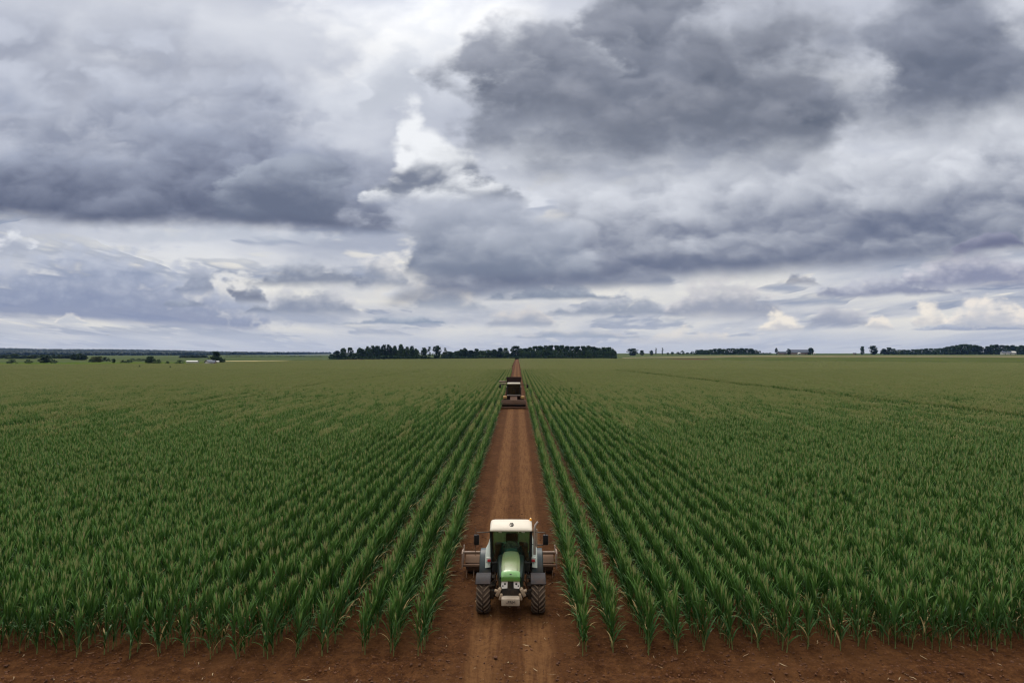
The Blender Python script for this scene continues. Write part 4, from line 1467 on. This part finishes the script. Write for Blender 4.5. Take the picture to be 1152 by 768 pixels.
for i in range(15):
    px = 500 + 5 * i
    tree(px, 395.3 + trd.uniform(-1.2, 1.0), 9, 1062 + trd.uniform(0, 30), 'low', 'dark tree behind the low far trees left of the track end', 'filler trees behind the low far trees')
tree(580, 389.3, 15, 1030, 'low', 'big domed dark tree right where the dirt track ends', None)
prof = [(586, 392), (591, 391.6), (596, 390.5), (602, 389.4), (608, 389.2), (614, 388.8), (620, 388.4), (626, 388.5), (632, 388.4), (638, 389.2), (644, 389.6), (650, 389.5), (656, 389.3), (662, 389), (668, 390), (673, 391.3), (679, 390.6), (685, 390.5), (690, 393.8)]
for i, (px, top) in enumerate(prof):
    tree(px, top, 11 if px < 688 else 8, 1060 + trd.uniform(0, 25), 'low', 'dark tree in the back rank of the dense wood right of the track end', 'back rank of the dense wood')
for i in range(20):
    px = 588 + 5.3 * i
    tree(px, 393.2 + trd.uniform(-.8, 1.2), 9.5, 1016 + trd.uniform(0, 16), 'bush', 'dark leafy tree at the front edge of the dense wood right of the track end', 'front edge of the dense wood')

def bank(name, label, x0, x1, Y, h, n, seed, mat, depth=6, cat='undergrowth'):
    rd = random.Random(seed); V_, F_ = [], []
    for _ in range(n):
        x_ = rd.uniform(x0, x1); y_ = Y + rd.uniform(0, depth)
        hh = h * (0.65 + 0.35 * math.sin(x_ * .09 + seed) * math.sin(x_ * .041)) * rd.uniform(.2, 1) ** .6
        p = Vector((x_, y_, terrain(x_, y_) + hh)); s_ = h * .16 * rd.uniform(.6, 1.4)
        nn_ = Vector((rd.gauss(0, 1), rd.gauss(0, 1), rd.gauss(0, 1))).normalized(); a_ = nn_.orthogonal().normalized(); b_ = nn_.cross(a_)
        i0 = len(V_); V_ += [p - a_ * s_, p - b_ * s_, p + a_ * s_, p + b_ * s_]; F_.append((i0, i0 + 1, i0 + 2, i0 + 3))
    o = bpy.data.objects.new(name, mesh_from(name, V_, F_, mat)); link(o)
    return tag(o, label, cat, kind='stuff')
bank('undergrowth', 'dark undergrowth along the foot of the far wood', px_x(370, 1008), px_x(694, 1008), 1008, 5.5, 9000, 3, m_dark)

# --- right side: hedges, farm and woods on the skyline -----------------------
YR = 1600
R1 = 'scattered trees on the right skyline between wood and farm'
for px, top, w, k, lab in [(711.5, 392, 11, 'round', 'rounded dark tree on the skyline just right of the dense wood'), (722, 394, 5.5, 'round', 'small round tree beside the rounded tree on the skyline'),
        (732.5, 394, 5, 'round', 'small bushy tree left of the two slim skyline trees'), (737.6, 391.3, 2.4, 'poplar', 'left one of two slim poplars on the skyline'), (745, 391.2, 2.4, 'poplar', 'right one of two slim poplars on the skyline')]:
    tree(px, top, w, YR, k, lab, R1)
for px, top, w in [(751, 396.2, 4), (756, 395.3, 5), (763, 395.8, 6), (767.5, 394.3, 6), (773, 396, 5), (778.5, 395, 5)]:
    tree(px, top, w, YR + trd.uniform(0, 40), 'bush', 'low dark bush in the skyline hedge right of the two poplars', 'low bushes right of the poplars', name='bush', cat='bush')
for i, px in enumerate([784, 789, 794, 799, 804, 809, 814, 819, 824, 829, 834, 839, 844, 849]):
    tree(px, [393.6, 393.2, 393.6, 393, 392.2, 391.9, 392.5, 392, 391.8, 392.1, 391.6, 391.9, 392, 393.6][i], 8, YR + trd.uniform(0, 40), 'low', 'dark tree in the long skyline copse left of the farm', 'long copse left of the farm')
tree(854.3, 394.5, 4, YR, 'bush', 'single small bush between the long copse and the farm', None, name='bush', cat='bush')
for px in (858, 861.5, 865):
    tree(px, 396.6, 5, YR, 'bush', 'clipped low hedge bush left of the farm', 'low hedge bushes left of the farm', name='bush', cat='bush')
tree(872.5, 391.2, 4, YR, 'cone', 'pointed dark conifer left of the farm buildings')
tree(886.3, 392.3, 4.5, YR - 5, 'round', 'dark tree at the left end of the long blue roofed barn')
tree(911, 391.2, 6.5, YR - 12, 'low', 'dark tree at the right end of the long blue roofed barn')
tree(968.5, 389.6, 4.2, YR, 'tall', 'lone tall tree with a bare trunk on the right skyline')
tree(981, 389, 8.5, YR, 'round', 'round dark tree right of the lone tall tree')
for px, top, w in [(992.5, 392.2, 7), (998, 390.8, 9), (1003.5, 392.2, 7)]:
    tree(px, top, w, YR + trd.uniform(0, 20), 'low', 'tree in the small clump right of the round skyline tree', 'small clump right of the round skyline tree')
for i, px in enumerate(range(1010, 1062, 5)):
    tree(px, 393.6 - i * .22 + trd.uniform(-.4, .4), 7.5, YR + trd.uniform(0, 40), 'low', 'tree in the low skyline row leading to the big right wood', 'low row leading to the big right wood')
for i, px in enumerate(range(1064, 1103, 5)):
    tree(px, [390, 389, 388.2, 387.4, 387.2, 387.5, 388, 389.2][i], 9.5, YR + trd.uniform(0, 40), 'low', 'dark tree in the big wood at the right end of the skyline', 'big wood at the right')
for i, px in enumerate((1108, 1113, 1118)):
    tree(px, [389.5, 388, 387.6][i], 9, YR + trd.uniform(0, 20), 'low', 'dark tree in the clump left of the white houses', 'clump left of the white houses')
for i, px in enumerate((1124, 1130, 1136, 1140)):
    tree(px, [388.3, 388.6, 388.3, 389.5][i], 8.5, YR + 60 + trd.uniform(0, 20), 'low', 'dark tree rising behind the white houses', 'trees behind the white houses')
for i, px in enumerate((1145.5, 1151)):
    tree(px, 388.4, 8.5, YR, 'low', 'dark tree at the right edge, right of the white houses', 'trees right of the white houses')
bank('hedge_bottom', 'dark low growth under the trees of the right skyline', px_x(1000, YR - 8), px_x(1165, YR - 8), YR - 10, 8, 2600, 8, m_dark, 16)
bank('hedge_bottom', 'dark low growth under the long copse left of the farm', px_x(782, YR - 8), px_x(851, YR - 8), YR - 8, 6, 1200, 9, m_dark, 12)

# --- left side: hedgerow trees, bushes, houses, hills --------------------------
YL = 620
for px, top, w, k, Y, lab, mt in [
        (10, 404, 9.5, 'bush', 610, 'leftmost dark round bush in the pasture beyond the corn', m_dark), (29, 404.3, 8, 'bush', 620, 'dark round bush left of the tall pale tree in the pasture', m_dark),
        (47.5, 399, 12, 'round', 640, 'tall round tree among the pasture bushes at the far left', m_dark), (57.5, 404.3, 7.5, 'bush', 620, 'dark bush just right of the tall round pasture tree', m_dark),
        (100, 403.5, 5, 'bush', 680, 'small dark bush at the foot of the pale olive trees', m_dark), (104, 400.8, 8, 'round', 700, 'left one of two pale olive trees in the pasture', m_olive), (109.5, 400.8, 7, 'round', 700, 'right one of two pale olive trees in the pasture', m_olive),
        (117, 401.5, 8, 'bush', 760, 'dark low tree right of the pale olive trees', m_dark), (126, 403.5, 4.5, 'round', 640, 'slim dark bush in the pasture right of the olive trees', m_dark),
        (137, 405, 6, 'bush', 640, 'left one of two dark low bushes by the pale strip', m_dark), (143, 404.6, 6.5, 'bush', 640, 'right one of two dark low bushes by the pale strip', m_dark),
        (168, 400.6, 11, 'low', 620, 'broad dark tree in the middle of the left pasture', m_dark), (176.5, 404, 6.5, 'bush', 610, 'dark bush touching the broad pasture tree on its right', m_dark),
        (187, 405.8, 4.5, 'bush', 610, 'small dark bush alone right of the broad pasture tree', m_dark), (201, 405, 11, 'bush', 615, 'wide low green bush left of the long white roof', m_dark),
        (242, 395.6, 11, 'low', 640, 'big dark tree behind the small white house', m_dark), (249, 402.5, 9, 'bush', 650, 'dark bush right of the big tree by the white house', m_dark), (236, 401, 7, 'bush', 660, 'dark bush left of the big tree by the white house', m_dark)]:
    tree(px, top, w, Y, k, lab, None, mt, name='bush' if k == 'bush' else 'tree', cat='bush' if k == 'bush' else 'tree')
for px, top, w, Y in [(2, 398.5, 12, 1100), (13, 398, 12, 1100), (24, 399.5, 12, 1100), (35, 399, 12, 1100)]:
    tree(px, top, w, Y, 'low', 'dark tree in the hedgerow behind the leftmost bushes', 'hedgerow behind the leftmost bushes')
for px, top, w, Y in [(58, 399, 10, 1150), (65, 398.6, 10, 1150), (72, 399.2, 10, 1150), (77, 398.8, 8, 1150)]:
    tree(px, top, w, Y, 'low', 'dark tree in the hedgerow right of the tall round pasture tree', 'hedgerow right of the tall pasture tree')
for px, top, w, Y in [(82, 398.2, 8, 900), (87, 397.6, 9, 900), (92, 398.6, 8, 900)]:
    tree(px, top, w, Y, 'low', 'dark blue-green tree in the dense clump left of the olive trees', 'dense clump left of the olive trees')
for px in (148, 155, 161):
    tree(px, 403.2, 8, 800, 'bush', 'dark hedge bush just left of the broad pasture tree', 'hedge left of the broad pasture tree', name='bush', cat='bush')
for px in (206, 213, 220, 227):
    tree(px, 399.4, 11, 1300, 'low', 'dark tree in the distant row behind the long white roof', 'distant row behind the white roof')
for px in range(258, 366, 9):
    tree(px, 400.2 + trd.uniform(-.4, .5), 10, 1700, 'bush', 'dark hedge tree in the distant line under the blue ridge', 'distant hedge line under the ridge')
tree(155, 411.0, 3.2, 378, 'bush', 'small dark shrub poking out of the corn far left', name='bush', cat='bush')
tree(190, 411.6, 2.4, 374, 'bush', 'tiny dark shrub poking out of the corn right of another', name='bush', cat='bush')

# wooded ridge, far off
def ridge_top(px): return 391.8 + 5.8 * min(1.0, max(0, px + 20) / 385.0) ** 0.9
hx, hf = [], []
HYD = 5000.0
nxh = 160
xs_h = np.linspace(px_x(-500, HYD), px_x(520, HYD), nxh)
ys_h = [2500, 3000, 3600, 4300, 5000, 5400, 6200]
for j, yy in enumerate(ys_h):
    for x_ in xs_h:
        px = VX + x_ / HYD * F_PX
        topz = max(0.0, px_z(ridge_top(px), HYD) - 8 + 3 * math.sin(x_ * .004)) if px < 420 else max(0.0, 10 * (520 - px) / 100)
        f_ = [0, .2, .5, .8, 1, .9, 0][j]
        hx.append((x_, yy, topz * f_ - 0.6))
for j in range(len(ys_h) - 1):
    for i in range(nxh - 1):
        a = j * nxh + i; hf.append((a, a + 1, a + nxh + 1, a + nxh))
m_hill, N = new_mat('wooded_hill')
out(N, principled(N, N.ramp(N.noise(N.n('ShaderNodeNewGeometry').outputs['Position'], .01, 5, .6)['Fac'], [(.35, (0.014, 0.028, 0.014)), (.6, (0.025, 0.045, 0.02)), (.75, (0.05, 0.07, 0.03))]), .9).outputs[0])
hills = bpy.data.objects.new('hills', mesh_from('hills', hx, hf, m_hill, smooth=True)); link(hills); tag(hills, kind='structure')
V_, F_ = [], []
rd = random.Random(4)
for _ in range(7000):
    x_ = rd.uniform(px_x(-120, HYD), px_x(372, HYD)); px = VX + x_ / HYD * F_PX
    t = rd.random() ** .7; yy = 2600 + 2550 * t
    topz = max(0.0, px_z(ridge_top(px), HYD) - 8 + 3 * math.sin(x_ * .004))
    zf = np.interp(yy, ys_h, [0, .2, .5, .8, 1, .9, 0])
    z_ = topz * zf - .6
    s_ = rd.uniform(11, 19)
    k = 6; i0 = len(V_)
    V_.append((x_, yy, z_ + s_))
    for q_ in range(k):
        a = 2 * PI * q_ / k + rd.random(); V_.append((x_ + s_ * .62 * math.cos(a), yy + s_ * .62 * math.sin(a), z_ + s_ * rd.uniform(.5, .75)))
    for q_ in range(k):
        a = 2 * PI * q_ / k; V_.append((x_ + s_ * .7 * math.cos(a), yy + s_ * .7 * math.sin(a), z_ - 1))
    for q_ in range(k):
        q1 = (q_ + 1) % k
        F_ += [(i0, i0 + 1 + q_, i0 + 1 + q1), (i0 + 1 + q_, i0 + 1 + k + q_, i0 + 1 + k + q1, i0 + 1 + q1)]
fw = bpy.data.objects.new('distant_forest', mesh_from('distant_forest', V_, F_, m_fardark)); link(fw)
tag(fw, 'dark blue wooded ridge along the far left horizon', 'forest', kind='stuff')

# --- fields beyond the corn -------------------------------------------------
def field(name, quad, colA, colB, lift, nx=24, ny=6):
    mt, N = new_mat(name)
    p_ = N.n('ShaderNodeNewGeometry').outputs['Position']
    n_ = N.noise(p_, .02, 5, .6)['Fac']
    fp = principled(N, N.mix(N.sstep(n_, .35, .65), (*colA, 1), (*colB, 1)), .95)
    fp.inputs['Specular IOR Level'].default_value = 0.0
    out(N, fp.outputs[0])
    a, b_, c_, d_ = [Vector((*p, 0)) for p in quad]
    V_ = []
    for j in range(ny + 1):
        for i in range(nx + 1):
            p = (a.lerp(b_, i / nx)).lerp(d_.lerp(c_, i / nx), j / ny)
            V_.append((p.x, p.y, terrain(p.x, p.y) + lift))
    F_ = [(j * (nx + 1) + i, j * (nx + 1) + i + 1, (j + 1) * (nx + 1) + i + 1, (j + 1) * (nx + 1) + i) for j in range(ny) for i in range(nx)]
    o = bpy.data.objects.new(name, mesh_from(name, V_, F_, mt)); link(o)
    return tag(o, kind='structure')
def gp_(px, Y): return (px_x(px, Y), Y)
field('green_field', [gp_(780, 800), gp_(1230, 560), gp_(1300, 1050), gp_(820, 1120)], (0.050, 0.066, 0.020), (0.072, 0.082, 0.028), .12)
field('stubble_field', [gp_(700, 1140), gp_(1300, 1080), gp_(1300, 1210), gp_(700, 1240)], (0.20, 0.165, 0.10), (0.14, 0.125, 0.075), .12)
field('straw_field', [gp_(225, 735), gp_(345, 770), gp_(372, 900), gp_(262, 830)], (0.30, 0.25, 0.13), (0.23, 0.20, 0.10), .12)
field('green_field', [gp_(-120, 500), gp_(210, 545), gp_(235, 700), gp_(-120, 640)], (0.050, 0.082, 0.014), (0.075, 0.098, 0.022), .10)

# --- buildings ---------------------------------------------------------------
m_roofw = paint('white_sheet_roof', (0.52, 0.52, 0.50), .6, .1)
m_white = paint('white_render', (0.50, 0.50, 0.50), .7, .1)
m_slate = paint('blue_grey_slate', (0.065, 0.080, 0.115), .6, .1)
m_wall = paint('dull_brick', (0.22, 0.17, 0.14), .8, .1)
m_pane = paint('dark_window_glass', (0.02, 0.025, 0.03), .15, 0)
def building(name, px, Y, w, dp, hw_, hr, wallm, roofm, label, cat, wins=3, rz=0.0, door=True, group=None):
    X = px_x(px, Y)
    b_ = empty(name, (X, Y, terrain(X, Y)), rz, label, cat, group)
    PB().box((0, 0, hw_ / 2), (w, dp, hw_)).build('wall', wallm, b_, False)
    ov = .4
    rf = PB().loft([[(x_, -dp / 2 - ov, hw_ + .02), (x_, 0, hw_ + hr), (x_, dp / 2 + ov, hw_ + .02), (x_, dp / 2 + ov, hw_ + .25), (x_, 0, hw_ + hr + .25), (x_, -dp / 2 - ov, hw_ + .25)] for x_ in (-w / 2 - ov, w / 2 + ov)])
    rf.build('roof', roofm, b_, False)
    PB().loft([[(x_, -dp / 2, hw_), (x_, 0, hw_ + hr - .05), (x_, dp / 2, hw_)] for x_ in (-w / 2, w / 2)]).build('gable', wallm, b_, False)
    for i in range(wins):
        x_ = -w / 2 + w * (i + .5) / wins
        f_ = PB().box((x_, -dp / 2 - .03, hw_ * .55), (1.3, .08, 1.3)).build('window', m_white, b_, False)
        PB().box((x_, -dp / 2 - .08, hw_ * .55), (1.1, .03, 1.1)).build('pane', m_pane, f_, False)
    if door:
        PB().box((w * .22, -dp / 2 - .04, 1.0), (1.1, .08, 2.0)).build('door', m_pane, b_, False)
    return b_
building('long_shed', 215.5, 640, 10.0, 5, 1.2, .9, m_white, m_roofw, 'long low shed with a white sheet roof in the left pasture', 'shed', 0, door=False)
hs = building('house', 234.2, 500, 4.6, 3.6, 2.6, 1.6, m_white, m_slate, 'small white gabled house with a blue grey roof at the left edge of the corn', 'house', 1, R(68))
hs2 = building('house', 237.2, 508, 5.0, 4.2, 2.1, 1.7, m_wall, m_slate, 'low grey annex with a long roof right of the small white house', 'house', 2, R(8))
building('shed', 243.8, 600, 2.2, 2.2, 1.6, .7, m_white, m_roofw, 'tiny white shed in front of the big dark tree', 'shed', 0, door=False)
building('barn', 898.5, YR, 46, 16, 4.5, 7.0, m_wall, m_slate, 'long low barn with a dark blue roof on the right skyline', 'barn', 6)
building('shed', 897.6, YR - 22, 5, 5, 3.2, 1.5, m_white, m_roofw, 'small white shed in front of the middle of the long barn', 'shed', 1)
building('shed', 914.8, YR - 22, 4.5, 4, 3.2, 1.2, m_white, m_roofw, 'small white shed at the right end of the long barn', 'shed', 1)
building('farmhouse', 879, YR + 5, 18, 9, 4.0, 3.5, m_wall, m_slate, 'low dark farmhouse between the conifer and the long barn', 'house', 3)
building('shed', 960, YR, 6, 5, 2.5, 1.6, m_wall, m_slate, 'small grey shed alone on the skyline left of the lone tall tree', 'shed', 1)
for px, w_, lab in ((1125.5, 9, 'left one of three white houses under the trees at far right'), (1131.5, 7, 'middle one of three white houses under the trees at far right'), (1136.5, 9, 'right one of three white houses under the trees at far right')):
    building('house', px, YR - 30, w_, 8, 4.6, 3.2, m_white, m_roofw if px > 1134 else m_slate, lab, 'house', 3, group='white houses at far right')

# --- bird ---------------------------------------------------------------------
m_bird = paint('dark_plumage', (0.02, 0.02, 0.022), .8, 0)
BY = 160
bd = PB().tube([(0, -.22, .01), (0, -.14, .03), (0, -.02, .02), (0, .12, 0), (0, .26, -.01)], [.015, .045, .06, .045, .02], 8).build('bird', m_bird)
bd.location = (px_x(119, BY), BY, px_z(377, BY)); bd.rotation_euler = (0, R(12), R(30))
tag(bd, 'small dark bird flying in the grey sky at the left', 'bird')
for s in (-1, 1):
    PB().loft([[(s * x_, y0_, z_), (s * x_, y1_, z_), (s * x_, (y0_ + y1_) / 2, z_ + .012)] for x_, y0_, y1_, z_ in ((.03, -.12, .10, .03), (.25, -.14, .06, .14), (.52, -.04, .03, .10))]).build('wing', m_bird, bd)


# ---------------------------------------------------------------- air
m_haze, N = new_mat('haze')
pv = N.n('ShaderNodeVolumePrincipled')
pv.inputs['Color'].default_value = (0.22, 0.40, 0.95, 1)
pv.inputs['Density'].default_value = 2.6e-5
pv.inputs['Anisotropy'].default_value = 0.2
o_ = N.n('ShaderNodeOutputMaterial'); N.t.links.new(pv.outputs[0], o_.inputs['Volume'])
V_ = [(sx_ * 6600, y_, z_) for z_ in (-3, 140) for y_ in (-260, 7600) for sx_ in (-1, 1)]
hz = bpy.data.objects.new('haze', mesh_from('haze', V_, [(0, 2, 3, 1), (4, 5, 7, 6), (0, 1, 5, 4), (2, 6, 7, 3), (0, 4, 6, 2), (1, 3, 7, 5)], m_haze))
link(hz); tag(hz, 'thin pale haze over the far fields', 'haze', kind='stuff')
